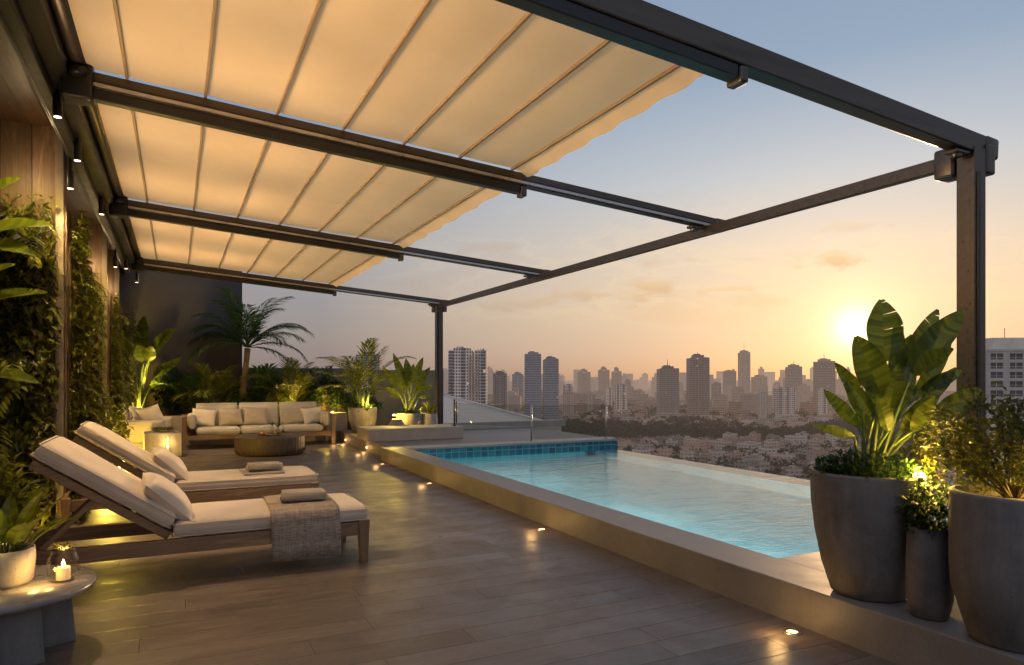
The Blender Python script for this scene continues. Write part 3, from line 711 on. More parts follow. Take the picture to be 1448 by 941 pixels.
L1 = make_lounger('teak sun lounger with a woven throw across its foot, nearer the round stone table')
L1.location = (0, 5.0, 0)
L2 = copy_tree(L1); L2.location = (0, 6.86, 0)
L2['label'] = 'teak sun lounger without a throw, between the front lounger and the sofa'
def put(mb, name, mat, loc, rot, label, cat, group=None, **k):
    o = mb.build(name, mat, None, loc, **k); o.rotation_euler = rot; return tag(o, label, cat, group)
def lounger_pillow(y, label, sd):
    return put(pillow_mesh(.50, .36, .17, seed=sd), 'pillow', M['pillow'], (.0, y, .545), (R(2), R(40), R(88)), label, 'pillow', 'ivory pillows on the loungers')
def pil(y, label, sd):
    o = pillow_mesh(.36, .50, .17, seed=sd).build('pillow', M['pillow'], None, (-.055, y, .50)); o.rotation_euler = (R(3), R(44), R(6))
    return tag(o, label, 'pillow', 'ivory pillows on the loungers')
pil(4.92, 'ivory pillow leaning on the backrest of the front lounger', 1)
pil(6.80, 'ivory pillow leaning on the backrest of the rear lounger', 5)
# throw over the front lounger
th = MB(); vs = []; fs = []; path = [(-.374, .065), (-.372, .15), (-.370, .23), (-.366, .31), (-.354, .36), (-.32, .381), (-.2, .387), (-.05, .389), (.1, .389), (.25, .386), (.32, .378), (.356, .355), (.368, .30), (.37, .22), (.372, .15)]
nx = 16
for i in range(nx+1):
    for j, (yy, zz) in enumerate(path):
        x = .55+.44*i/nx; hang = max(0, .33-zz); wv_ = .006*math.sin(i*1.1+zz*6)*min(1, hang*8)
        vs.append((x+.012*math.sin(zz*9)*hang+(.004*j-.02)*(0 if hang else 1), 5.0+yy+(wv_ if yy < 0 else -wv_), zz+.006*math.sin(i*.9+j)*.3+.007))
for i in range(nx):
    for j in range(len(path)-1): q = i*len(path)+j; fs.append((q, q+len(path), q+len(path)+1, q+1))
th.add(vs, fs, True); o = th.build('throw', M['throw']); md = o.modifiers.new('thick', 'SOLIDIFY'); md.thickness = .008; md.offset = 1
tag(o, 'woven taupe throw hanging over the foot of the front lounger', 'throw')
for k in range(0): pass
def towel_roll(x, y, z, rz_, label):
    t = thing('folded_towel', label, 'towel', (x, y, z), rz_, 'folded towels on the loungers')
    sp = []
    mb = MB(); n = 18; wid = .30; prof = []
    for k in range(28):  # rolled front edge then flat folded body
        a = k/27*math.pi*3.2; r = .012+.021*k/27; prof.append((-.09+r*math.cos(a), .036+r*math.sin(a)))
    mb2 = MB(); vs = []; fs = []
    for (px, pz) in prof:
        vs += [(-wid/2, px, pz), (wid/2, px, pz)]
    for k in range(len(prof)-1): fs.append((k*2, k*2+1, k*2+3, k*2+2))
    mb2.add(vs, fs, True); o = mb2.build('rolled_edge', M['towel'], t); md = o.modifiers.new('t', 'SOLIDIFY'); md.thickness = .006
    for q in range(3):
        c = MB(); cushion(c, wid*(.99-.015*q), .19-.008*q, .026, 12); o = c.build('fold', M['towel'], t); o.location = (.003*q, .012-.004*q, .013+.0215*q)
    return t
towel_roll(.80, 4.98, .400, R(-4), 'folded taupe towel on the woven throw of the front lounger')
mt = MB(); cushion(mt, .36, .42, .014, 12)
o = mt.build('towel', M['towel'], None, (.72, 6.80, .391)); o.rotation_euler = (0, 0, R(2)); tag(o, 'flat taupe towel laid on the seat cushion of the rear lounger', 'towel')
towel_roll(.74, 6.80, .399, R(3), 'folded taupe towel on the flat towel of the rear lounger')

# ------------------------------------------------------------------ round stone side table with plant and candle
tb = thing('side_table', 'round stone side table with thick crossed base, beside the front lounger', 'side table', (-.71, 3.82, 0))
MB().lathe([(0, .262), (.345, .266), (.366, .279), (.370, .293), (.365, .306), (0, .308)], 56).build('table_top', M['stone'], tb)
b_ = MB(); b_.add([(-.27, -.09, 0), (.27, -.09, 0), (.27, .09, 0), (-.27, .09, 0), (-.25, -.08, .26), (.25, -.08, .26), (.25, .08, .26), (-.25, .08, .26)], [(0,3,2,1),(4,5,6,7),(0,1,5,4),(1,2,6,5),(2,3,7,6),(3,0,4,7)])
o = b_.build('leg', M['darkstone'], tb, bevel=.006); o.rotation_euler = (0, 0, R(24))
b_ = MB(); b_.add([(-.09, -.27, 0), (.09, -.27, 0), (.09, .27, 0), (-.09, .27, 0), (-.08, -.25, .2585), (.08, -.25, .2585), (.08, .25, .2585), (-.08, .25, .2585)], [(0,3,2,1),(4,5,6,7),(0,1,5,4),(1,2,6,5),(2,3,7,6),(3,0,4,7)])
o = b_.build('leg', M['darkstone'], tb, bevel=.006); o.rotation_euler = (0, 0, R(24))
pp = thing('potted_plant', 'small broad leaved plant in a pale round pot on the stone side table', 'plant', (-.70, 3.84, .308))
MB().lathe([(0, 0), (.088, 0), (.104, .02), (.112, .12), (.110, .165), (.098, .165), (.098, .14), (0, .14)], 40).build('pot', M['potl'], pp)
lf = MB(); rnd = random.Random(3)
for k in range(20):
    a = k*2.4; el = rnd.uniform(.35, 1.25); L_ = rnd.uniform(.17, .30); d = V((math.cos(a)*math.cos(el), math.sin(a)*math.cos(el), math.sin(el)))
    b0 = V((math.cos(a)*.03, math.sin(a)*.03, .14)); lf.tube([b0, b0+d*L_*.4], .004, 5); lf.paddle(b0+d*L_*.35, b0+d*L_*1.25+V((0, 0, -.05*L_)), .075, V((-math.cos(a)*math.sin(el), -math.sin(a)*math.sin(el), math.cos(el))), .10, .0, 8, rnd)
lf.build('foliage', M['leafA'], pp)
lamp('POINT', (-.56, 3.70, .36), 1.1, (1, .60, .16), .02, name='pot_glow'); lamp('POINT', (-.74, 3.70, .62), 1.2, (1, .66, .2), .03, name='leaf_glow')
cj = thing('candle_jar', 'lit pillar candle in a rounded square glass jar on the stone side table', 'candle jar', (-.475, 3.80, .3085))
cjs = MB(); cjs.lathe([(0, 0.001), (.052, .001), (.064, .012), (.065, .105), (.053, .128), (.050, .142), (.053, .146)], 24)
cjs.build('glass', M['jar'], cj)
cd = MB().lathe([(0, .006), (.029, .006), (.029, .06), (.025, .064), (0, .060)], 24).build('candle', M['wax'], cj)
MB().lathe([(0, .064), (.006, .072), (.007, .080), (0, .100)], 10).build('flame', M['flame'], cd)
sp = MB()
for k in range(26):
    a = rnd.random()*6.3; d = V((math.cos(a), math.sin(a), rnd.uniform(.3, 1.4))); sp.leaf(V((.02*math.cos(a), .03+.02*math.sin(a), .14)), d, V((0, 0, 1)), rnd.uniform(.03, .06), .012)
sp.build('sprig', M['leafB'], cj)
lamp('POINT', (-.475, 3.80, .3085+.14), 1.6, (1, .58, .22), .02, name='candle_light')

# ------------------------------------------------------------------ sofa group
sf_ = thing('sofa', 'long teak framed outdoor sofa with oatmeal cushions in front of the planting', 'sofa', (1.43, 13.72, 0))
for sg in (-1, 1):
    a = MB(); x = sg*1.30; a.box(x-.035, x+.035, -.36, -.29, 0, .56); a.build('leg', M['teakz'], sf_, bevel=.006)
    a = MB(); a.box(x-.035, x+.035, .29, .36, 0, .60); a.build('leg', M['teakz'], sf_, bevel=.006)
    a = MB(); a.box(x-.04, x+.04, -.37, .37, .561, .60); a.build('armrest', M['teak'], sf_, bevel=.01)
    c = MB(); cushion(c, .62, .26, .15, 14); o = c.build('arm_cushion', M['sofa'], sf_); o.location = (sg*1.175, -.02, .50); o.rotation_euler = (R(90), 0, R(90))
MB().box(-1.29, 1.29, -.35, -.31, .17, .25).build('front_rail', M['teak'], sf_, bevel=.006)
MB().box(-1.29, 1.29, -.309, .30, .19, .24).build('seat_deck', M['teak'], sf_)
MB().box(-1.26, 1.26, .31, .35, .20, .62).build('back_frame', M['teak'], sf_)
for x in (-.45, .45): MB().box(x-.03, x+.03, -.34, -.28, 0, .17).build('leg', M['teakz'], sf_)
for k in range(3):
    c = MB(); cushion(c, .735, .62, .15, 14); o = c.build('seat_cushion', M['sofa'], sf_); o.location = (-.74+.74*k, -.03, .315)
    c = MB(); cushion(c, .73, .40, .15, 14); o = c.build('back_cushion', M['sofa'], sf_); o.location = (-.74+.74*k, .235, .57); o.rotation_euler = (R(80), 0, 0)
    c = MB(); cushion(c, .72, .15, .11, 12); o = c.build('head_cushion', M['sofa'], sf_); o.location = (-.74+.74*k, .30, .735); o.rotation_euler = (R(80), 0, 0)
SP = [(-.98, 'ivory pillow tilted at the armchair end of the sofa', 'pillow', 12), (-.52, 'taupe pillow second from the armchair end of the sofa', 'taupe', -4), (-.08, 'plump taupe pillow in the middle of the sofa', 'taupe', 3),
      (.62, 'taupe pillow leaning against an ivory one near the planter end of the sofa', 'taupe', -8), (.98, 'ivory pillow at the planter end of the sofa', 'pillow', -12)]
for x, lb, mt_, rt in SP:
    o = pillow_mesh(.44, .34, .15, seed=x*7).build('pillow', M[mt_], None, (1.43+x, 13.72+.05-abs(x)*.03, .55)); o.rotation_euler = (R(66), R(rt*.5), R(-rt))
    tag(o, lb, 'pillow', 'scatter pillows on the sofa')
ct = thing('coffee_table', 'round dark carved wood coffee table in front of the sofa', 'coffee table', (1.43, 12.15, 0))
MB().lathe([(0, 0), (.50, 0), (.545, .02), (.56, .10), (.56, .26), (.555, .30), (.53, .31), (0, .31)], 64).build('drum', M['tabwood'], ct)
sg_ = MB()
for k in range(48):
    a = 2*math.pi*k/48; sg_.beam((.560*math.cos(a), .560*math.sin(a), .045), (.560*math.cos(a), .560*math.sin(a), .285), .012, .008, V((math.cos(a), math.sin(a), 0)))
sg_.build('groove', M['tabwood'], ct)
ty = thing('tray', 'round brass tray on the coffee table', 'tray', (1.43, 12.15, .31))
MB().lathe([(0, .003), (.21, .003), (.225, .022), (.220, .024), (.205, .009), (0, .008)], 40).build('dish', M['brass'], ty)
def vessel(x, y, prof, mat, name, label, cat, sprig=0):
    t = thing(name, label, cat, (1.43+x, 12.15+y, .319)); MB().lathe(prof, 20).build('body', mat, t)
    if sprig:
        s = MB(); r_ = random.Random(sprig)
        for k in range(16):
            a = r_.random()*6.3; s.leaf(V((0, 0, prof[-1][1])), V((math.cos(a)*.5, math.sin(a)*.5, 1)), V((0, 0, 1)), r_.uniform(.06, .13), .025)
        s.build('sprig', M['leafB'], t)
vessel(-.12, -.02, [(0, 0), (.05, 0), (.062, .025), (.055, .05), (.03, .06)], M['brass'], 'bowl', 'small brass bowl on the coffee table tray', 'bowl')
vessel(.03, .02, [(0, 0), (.028, 0), (.030, .10), (.026, .13)], M['jar'], 'bottle', 'clear glass bottle with a green sprig on the tray', 'bottle', 4)
vessel(.12, -.03, [(0, 0), (.034, 0), (.04, .05), (.03, .10)], M['jar'], 'glass_vase', 'squat glass vase with green leaves on the tray', 'vase', 6)
vessel(.06, -.10, [(0, 0), (.024, 0), (.026, .05)], M['brass'], 'cup', 'small brass cup at the front of the tray', 'cup')
# armchair
ac = thing('armchair', 'pale upholstered armchair with loose cushions beside the green wall', 'armchair', (-.48, 13.35, 0), R(82))
MB().box(-.40, .40, -.36, .36, .06, .24).build('base', M['sofa'], ac, bevel=.03, seg=4)
for sg in (-1, 1):
    c = MB(); cushion(c, .74, .40, .18, 14); o = c.build('arm', M['sofa'], ac); o.location = (sg*.40, 0, .38); o.rotation_euler = (R(90), 0, R(90))
c = MB(); cushion(c, .60, .62, .18, 14); o = c.build('seat_cushion', M['sofa'], ac); o.location = (0, -.04, .33)
c = MB(); cushion(c, .66, .52, .17, 14); o = c.build('back_cushion', M['sofa'], ac); o.location = (0, .30, .60); o.rotation_euler = (R(78), 0, 0)
for k, (dx, dy, lb, mt_) in enumerate(((-.62, 13.30, 'ivory pillow at the back of the armchair', 'pillow'), (-.40, 13.15, 'oatmeal pillow in front of the ivory one on the armchair', 'cush'))):
    o = pillow_mesh(.42, .38, .15, seed=k*3+2).build('pillow', M[mt_], None, (dx+.02, dy, .62)); o.rotation_euler = (R(66), R(8-20*k), R(60-25*k)); tag(o, lb, 'pillow', 'scatter pillows on the armchair')
sb = thing('stone_stool', 'pale square stone side table in front of the armchair', 'side table', (-.20, 12.45, 0), R(4))
MB().box(-.27, .27, -.25, .25, 0, .40).build('block', M['potl'], sb, bevel=.02, seg=3)
bp_ = thing('succulent_bowl', 'shallow bowl of trailing leaves on the pale stone side table', 'plant', (-.20, 12.45, .40))
MB().lathe([(0, .003), (.10, .003), (.14, .035), (.13, .037), (.10, .02), (0, .02)], 28).build('bowl', M['ceramic'], bp_)
s = MB(); r_ = random.Random(12)
for k in range(60):
    a = r_.random()*6.3; s.leaf(V((.05*math.cos(a), .05*math.sin(a), .03)), V((math.cos(a), math.sin(a), r_.uniform(.1, .8))), V((0, 0, 1)), r_.uniform(.08, .19), .035, .2, .35)
s.build('foliage', M['leafB'], bp_)
ln = thing('candle_lantern', 'lit candle in a tall thin glass holder in front of the stone side table', 'candle', (-.12, 12.10, 0))
MB().lathe([(0, 0), (.05, 0), (.05, .02), (.012, .03)], 20).build('foot', M['darkcer'], ln)
MB().lathe([(.040, .03), (.042, .36)], 20).build('glass', M['jar'], ln)
k_ = MB().lathe([(0, .03), (.022, .03), (.022, .16), (0, .162)], 16).build('candle', M['wax'], ln)
MB().lathe([(0, .165), (.010, .18), (.011, .19), (0, .225)], 10).build('flame', M['flame'], k_)
lamp('POINT', (-.12, 12.10, .26), 3.5, (1, .60, .22), .03, name='lantern_light')

# ------------------------------------------------------------------ planting
def uplight(p, label, e, z_l=.10, aim=None):
    t = thing('uplight', label, 'garden light', p, 0, 'small warm garden uplights')
    MB().lathe([(0, 0), (.030, 0), (.034, .05), (.026, .055)], 16).build('can', M['alu2'], t)
    MB().lathe([(.026, .050), (.027, .062), (.020, .074), (0, .080)], 16).build('lens', M['bulb'], t)
    lamp('POINT', (p[0], p[1], p[2]+z_l), e*3.2, (1, .66, .09), .03, name='garden_and_fill_lamp')
def big_paddle_plant(t, specs, dep, root, mat_l, mat_s, rnd, jit=.10, stemr=.007):
    """specs: base(u,v) tip(u,v) width px - laid out as a fan about the pot, each leaf at its own depth"""
    lf = MB(); st = MB(); org = V(t.location)
    for (bu, bv, tu, tv, wpx, dd) in specs:
        b = pt(bu, bv, dep+dd*.6)-org; tp = pt(tu, tv, dep+dd)-org; W_ = wpx/FPX*dep*.98
        nrm = V(-FW*(1 if rnd.random() < .75 else -1)+V((rnd.uniform(-.35, .35), rnd.uniform(-.35, .35), rnd.uniform(.0, .45))))
        lf.paddle(b, tp, W_, nrm, rnd.uniform(-.02, .10), .045, 20, rnd)
        rt = V(root)+V((rnd.uniform(-.05, .05), rnd.uniform(-.05, .05), 0))-org
        mid = rt.lerp(b, .5)+V((0, 0, .12*(b-rt).length))-((b-rt)*.0)
        pts = [rt*(1-q)**2+mid*2*q*(1-q)+b*q*q for q in [i/8 for i in range(9)]]
        tt = [b.lerp(tp, .0), b.lerp(tp, .5), b.lerp(tp, .9)]
        st.tube(pts, [stemr*(1.5-.6*i/8) for i in range(9)], 6)
    lf.build('foliage', mat_l, t); st.build('stem', mat_s, t)
def ground_cover(t, c, r, n, h, mat, rnd, L=(.04, .09), name='ground_cover'):
    mb = MB()
    for k in range(n):
        a = rnd.random()*6.283; q = r*math.sqrt(rnd.random()); hh = h*(1-.6*(q/r)**2)*rnd.random()
        p = V((c[0]+q*math.cos(a), c[1]+q*math.sin(a), c[2]+hh)); d = V((math.cos(a)*rnd.random()+rnd.uniform(-.6, .6), math.sin(a)*rnd.random()+rnd.uniform(-.6, .6), rnd.uniform(-.2, 1)))
        l_ = rnd.uniform(*L); mb.leaf(p, d, V((0, 0, 1)), l_, l_*.42, .2, .25)
    return mb.build(name, mat, t)
def shrub(t, c, rx, rz_, n, mat, rnd, L=(.03, .07), stems=14, ratio=.42, flat=1.0, airy=.6, base=None):
    lf = MB(); st = MB(); c = V(c); base = V(base) if base is not None else c-V((0, 0, rz_))
    for k in range(stems):
        a = rnd.random()*6.283; el = rnd.uniform(-.2, 1.3); rr_ = rnd.uniform(.6, 1.05)
        e = c+V((math.cos(a)*math.cos(el)*rx*rr_, math.sin(a)*math.cos(el)*rx*rr_*flat, math.sin(el)*rz_*rr_))
        m_ = base.lerp(e, .55)+V((rnd.uniform(-.1, .1)*rx, rnd.uniform(-.1, .1)*rx, .12*rz_))
        pts = [base*(1-q)**2+m_*2*q*(1-q)+e*q*q for q in [i/9 for i in range(10)]]
        st.tube(pts, [.007*(1-.7*i/9)*max(.6, rx/.4) for i in range(10)], 5)
        for j in range(max(1, n//stems)):
            q = 1-airy*rnd.random()**1.4; i0 = min(8, int(q*9)); p = pts[i0].lerp(pts[i0+1], q*9-i0)
            sp_ = .22*rx*(1-q*.3); p = p+V((rnd.gauss(0, sp_*.6), rnd.gauss(0, sp_*.6)*flat, rnd.gauss(0, sp_*.5)))
            d = (p-base).normalized()*.6+V((rnd.uniform(-1, 1), rnd.uniform(-1, 1), rnd.uniform(-.7, .8)))
            l_ = rnd.uniform(*L); lf.leaf(p, d, V((rnd.uniform(-.4, .4), rnd.uniform(-.4, .4), 1)), l_, l_*ratio, .2, .25)
    lf.build('foliage', mat, t); st.build('stem', M['twig'], t)
def areca(t, root, n, L, ll, rnd, mat, spread=.6, h0=.25, lw=.022):
    lf = MB(); st = MB(); root = V(root)
    for k in range(n):
        a = k*2.399+rnd.uniform(-.3, .3); el = rnd.uniform(.75, 1.35) if k % 3 else rnd.uniform(.5, .9)
        d = V((math.cos(a)*math.cos(el)*spread*1.6, math.sin(a)*math.cos(el)*spread*1.6, math.sin(el)))
        d.normalize(); hh = h0*rnd.uniform(.6, 1.3); b = root+V((math.cos(a)*.05, math.sin(a)*.05, 0)); e = b+V((d.x*.4*hh, d.y*.4*hh, hh))
        st.tube([b, b.lerp(e, .5), e], [.012, .010, .008], 6)
        lf.frond(e, d, L*rnd.uniform(.75, 1.1), ll, lw, 20, rnd.uniform(.6, 1.1), 52, rnd, .006, .12)
    lf.build('foliage', mat, t); st.build('stem', M['stem'], t)
rnd = random.Random(11)
# --- three near planters on the pool platform
def planter(name, label, c, prof, soil_r, soil_z):
    t = thing(name, label, 'planter', c); MB().lathe(prof, 56).build('pot', M['pot'], t)
    MB().lathe([(0, soil_z), (soil_r, soil_z)], 40).build('soil', M['soil'], t); return t
P1 = (3.06, 2.24, .2)
planter('concrete_planter', 'tallest tapered concrete planter, holding the large paddle leaved plant', P1, [(0, 0), (.155, 0), (.172, .012), (.215, .15), (.245, .30), (.262, .45), (.266, .585), (.262, .598), (.246, .600), (.242, .56), (0, .55)], .243, .565)
P2 = (3.00, 1.90, .2)
planter('concrete_planter', 'small slim concrete planter squeezed between the two large ones', P2, [(0, 0), (.066, 0), (.076, .008), (.093, .09), (.092, .25), (.088, .395), (.080, .40), (.077, .37), (0, .365)], .078, .37)
P3 = (3.02, 1.57, .2)
planter('concrete_planter', 'wide concrete planter with chamfered foot, holding the bushy shrub', P3, [(0, 0), (.145, 0), (.158, .01), (.215, .20), (.222, .30), (.222, .585), (.218, .597), (.200, .60), (.197, .55), (0, .54)], .198, .55)
ban = thing('paddle_leaf_plant', 'large backlit plant with broad torn paddle leaves in the tallest planter', 'plant', (P1[0], P1[1], .76))
dep1 = V(P1).dot(FW)
specs = [(1250, 512, 1246, 424, 54, .02), (1246, 560, 1210, 476, 46, -.10), (1280, 520, 1326, 438, 32, .16), (1284, 520, 1362, 440, 40, .02), (1290, 530, 1348, 494, 36, -.12), (1302, 552, 1360, 524, 22, .10),
         (1318, 590, 1386, 550, 32, -.05), (1220, 578, 1181, 514, 27, -.02), (1214, 604, 1165, 552, 22, .10), (1208, 618, 1150, 602, 15, -.08), (1262, 560, 1290, 474, 40, .20), (1270, 590, 1300, 505, 40, .12),
         (1240, 600, 1226, 530, 30, .22), (1284, 600, 1330, 556, 30, .14), (1256, 585, 1270, 515, 34, -.08), (1296, 615, 1338, 585, 22, .22), (1230, 622, 1214, 572, 22, .18), (1276, 610, 1312, 570, 30, -.10), (1244, 570, 1232, 500, 26, .06), (1300, 575, 1352, 520, 22, .06), (1264, 548, 1268, 452, 34, .14), (1292, 566, 1346, 474, 26, .12), (1230, 600, 1196, 536, 20, .08), (1306, 600, 1366, 566, 22, .08), (1256, 610, 1240, 560, 24, -.14), (1290, 610, 1322, 560, 24, -.16), (1236, 590, 1200, 540, 22, -.14)]
big_paddle_plant(ban, specs, dep1, (P1[0], P1[1], .77), M['leafA'], M['stem'], rnd)
gc = thing('ground_cover_plant', 'low dark bushy ground cover around the foot of the paddle leaved plant', 'plant', (P1[0], P1[1], .765))
ground_cover(gc, (0, 0, 0), .245, 1500, .13, M['leafD'], rnd, (.025, .055), 'foliage')
g2 = thing('fern_plant', 'small dark fern in the slim concrete planter', 'plant', (P2[0], P2[1], .57))
ground_cover(g2, (0, 0, 0), .10, 420, .26, M['leafD'], rnd, (.03, .07), 'foliage')
sh = thing('shrub', 'dense small leaved shrub lit from within in the wide planter', 'shrub', (P3[0], P3[1], .75))
shrub(sh, (.04, .06, .20), .30, .28, 3600, M['leafC'], rnd, (.022, .05), 34, .40, 1.0, .75, (0, 0, 0))
sh2 = thing('shrub', 'loose yellow lit shrub behind the slim planter, between the two large planters', 'shrub', (3.32, 2.10, .2))
shrub(sh2, (.0, .0, .62), .24, .30, 1700, M['leafC'], rnd, (.022, .05), 24, .40, 1.0, .7, (0, 0, .15))
MB().lathe([(0, 0), (.10, 0), (.12, .3), (.11, .3), (0, .28)], 28).build('pot', M['pot'], sh2)
pu = pt(1300, 672, dep1-.22); uplight((pu.x, pu.y, .745), 'small bright uplight on the rim of the tallest planter', 5.0, .09)
pu = pt(1441, 699, V(P3).dot(FW)-.10); uplight((P3[0]+.09, P3[1]-.06, .755), 'small uplight inside the bushy shrub of the wide planter', 6, .10)
lamp('POINT', (2.98, 1.40, .92), 5, (1, .64, .10), .03, name='garden_and_fill_lamp')  # extra lamp without a fixture, added to brighten the bushy shrub
lamp('POINT', (3.16, 1.96, .86), 7, (1, .64, .08), .03, name='garden_and_fill_lamp')  # another added fill between the planters, no fixture, brightens the loose shrub

# --- pots on the far platform
def far_pot(name, u, v, dep, prof, mat, label, cat='planter'):
    p = pt(u, v, dep); t = thing(name, label, cat, (p.x, p.y, .196)); MB().lathe(prof, 40).build('pot', mat, t); return V((p.x, p.y, .196))
pa = far_pot('concrete_planter', 513, 606, 13.6, [(0, 0), (.17, 0), (.20, .02), (.27, .25), (.285, .45), (.28, .50), (.25, .50), (.24, .45), (0, .44)], M['potl'], 'large pale planter with the yellow green palm beside the sofa end')
pb_ = far_pot('concrete_planter', 578, 604, 13.2, [(0, 0), (.20, 0), (.22, .02), (.27, .20), (.28, .38), (.27, .41), (.25, .41), (.24, .37), (0, .36)], M['potl'], 'wide pale planter with the broad leaved plant near the far post')
pc = far_pot('concrete_planter', 608, 602, 13.2, [(0, 0), (.11, 0), (.13, .02), (.145, .2), (.14, .40), (.12, .40), (.11, .36), (0, .35)], M['potl'], 'narrow pale planter with a spiky plant right beside the far post')
far_pot('ceramic_jar', 561, 606, 12.6, [(0, 0), (.12, 0), (.16, .06), (.17, .16), (.13, .25), (.10, .30), (.11, .32), (.09, .32)], M['ceramic'], 'rounded rough ceramic jar in front of the broad leaved plant', 'jar')
far_pot('ceramic_jug', 596, 604, 12.7, [(0, 0), (.09, 0), (.13, .06), (.125, .12), (.06, .20), (.045, .25), (.06, .28), (.045, .28)], M['darkcer'], 'dark narrow necked jug between the two planters', 'jug')
far_pot('ceramic_bowl', 539, 607, 13.0, [(0, 0), (.08, 0), (.14, .08), (.13, .08), (.07, .02), (0, .02)], M['ceramic'], 'low ceramic bowl on the step between the two pale planters', 'bowl')
tA = thing('palm_plant', 'yellow green uplit areca palm in the large pale planter', 'palm', pa+V((0, 0, .44)))
areca(tA, (0, 0, 0), 16, .95, .34, rnd, M['leafB'], .55, .45, .03)
tB = thing('paddle_leaf_plant', 'broad arching leaved plant in the wide pale planter near the far post', 'plant', pb_+V((0, 0, .36)))
dB = pb_.dot(FW)
big_paddle_plant(tB, [(575, 545, 556, 500, 12, 0), (580, 540, 574, 508, 13, .1), (584, 542, 598, 506, 12, -.1), (588, 548, 608, 520, 11, 0), (568, 552, 542, 520, 11, .1), (590, 556, 612, 545, 9, -.1), (566, 560, 545, 548, 9, -.1), (578, 552, 585, 515, 12, .2), (572, 556, 560, 525, 12, -.15), (592, 562, 610, 560, 7, .1), (586, 560, 602, 535, 11, .2), (572, 560, 552, 560, 8, .2)],
                 dB, pb_+V((0, 0, .36)), M['leafA'], M['stem'], rnd, stemr=.012)
ground_cover(tB, (0, 0, 0), .24, 260, .12, M['leafD'], rnd, (.06, .12))
ground_cover(tA, (0, 0, 0), .25, 260, .12, M['leafD'], rnd, (.06, .12))
tC = thing('spiky_plant', 'small spiky leaved plant in the narrow planter beside the far post', 'plant', pc+V((0, 0, .35)))
s = MB()
for k in range(40):
    a = k*2.4; el = rnd.uniform(.4, 1.4); s.leaf(V((0, 0, 0)), V((math.cos(a)*math.cos(el), math.sin(a)*math.cos(el), math.sin(el))), V((0, 0, 1)), rnd.uniform(.2, .42), .04, .2, .15)
s.build('foliage', M['leafB'], tC)
uplight(tuple(pt(556, 582, 12.9)-V((0, 0, .06)))[:2]+(.52,), 'small bright uplight on the rim of the wide pale planter', 10, .10) if False else None
q = pt(557, 578, 12.75); uplight((q.x, q.y, .52), 'bright round lamp standing on the rough ceramic jar', 9, .12)
uplight((pa.x+.1, pa.y-.14, .64), 'small uplight at the foot of the yellow green palm', 7, .12)
q = pt(597, 575, 13.3); lamp('POINT', (q.x, q.y, .72), 6, (1, .66, .12), .03, name='garden_and_fill_lamp')

# --- bed behind the sofa
bz = .50
def bed(u, dep=None, y=14.75):
    a = (u-CXP)/FPX; d = FW+RT*a; t_ = y/d.y; return V((d.x*t_, y, bz)), t_
# strelitzia by the green wall
r0, dd = bed(196, y=14.62)
st_ = thing('bird_of_paradise_plant', 'tall plant with upright rounded paddle leaves against the charcoal wall', 'plant', r0)
big_paddle_plant(st_, [(204, 500, 204, 448, 26, 0), (190, 508, 177, 466, 20, .1), (214, 500, 248, 464, 20, -.1), (203, 512, 196, 488, 20, -.2), (208, 512, 214, 490, 18, -.22), (188, 540, 172, 512, 12, .1), (218, 535, 236, 512, 12, .1), (222, 530, 258, 505, 12, .3), (178, 530, 160, 505, 12, .3), (212, 550, 230, 530, 12, -.1)], dd, r0, M['leafA'], M['stem'], rnd, stemr=.014)
# leaning palm
r0, dd = bed(341, y=14.70)
pm = thing('palm_tree', 'slender leaning palm tree with arching feathery fronds behind the sofa', 'palm tree', r0)
tr = [V((0, 0, 0)), V((.02, 0, .35)), V((.06, 0, .75)), V((.10, 0, 1.12)), V((.12, 0, 1.38))]
MB().tube(tr, [.085, .072, .062, .055, .06], 12).build('trunk', M['bark'], pm)
lf = MB(); 
for k in range(15):
    a = k*2.399+.4; el = [1.25, .85, .55, 1.05][k % 4]; d = V((math.cos(a)*math.cos(el), math.sin(a)*math.cos(el)*.7, math.sin(el)))
    lf.frond(tr[-1]+V((0, 0, .02)), d, rnd.uniform(.95, 1.25), .42, .028, 26, rnd.uniform(.9, 1.4), 55, rnd, .011, .14, .1)
for d, L_ in ((V((.75, -.1, .75)), 1.35), (V((.95, -.15, .35)), 1.25), (V((.35, -.1, 1)), 1.35), (V((-.5, -.1, .8)), 1.2), (V((-.9, -.2, .3)), 1.2), (V((.9, -.3, .05)), 1.1)):
    lf.frond(tr[-1]+V((0, 0, .02)), d, L_, .42, .028, 28, 1.15, 55, rnd, .011, .14, .1)
lf.build('crown', M['leafP'], pm)
for u, n_, L_, lb, y_ in ((300, 16, 1.05, 'bushy uplit areca palm against the charcoal wall, behind the armchair end of the sofa', 14.7), (412, 16, 1.0, 'uplit areca palm behind the middle of the sofa', 14.72), (262, 10, .9, 'dark areca palm between the tall paddle plant and the uplit palm', 14.85), (372, 10, .85, 'dim areca palm between the leaning palm and the uplit one', 14.9)):
    r0, dd = bed(u, y=y_); t = thing('palm_plant', lb, 'palm', r0); areca(t, (0, 0, 0), n_, L_*.85, .34, rnd, M['leafB'] if n_ > 12 else M['leafP'], .55, .30, .03)
for u, lb, e in ((297, 'small uplight at the foot of the bushy areca palm', 16), (405, 'small uplight at the foot of the palm behind the sofa', 14), (186, 'small uplight at the foot of the tall paddle plant', 14), (470, 'small uplight in the bed behind the planter end of the sofa', 6)):
    r0, dd = bed(u, y=14.56); uplight((r0.x, r0.y, .50), lb, e, .16)
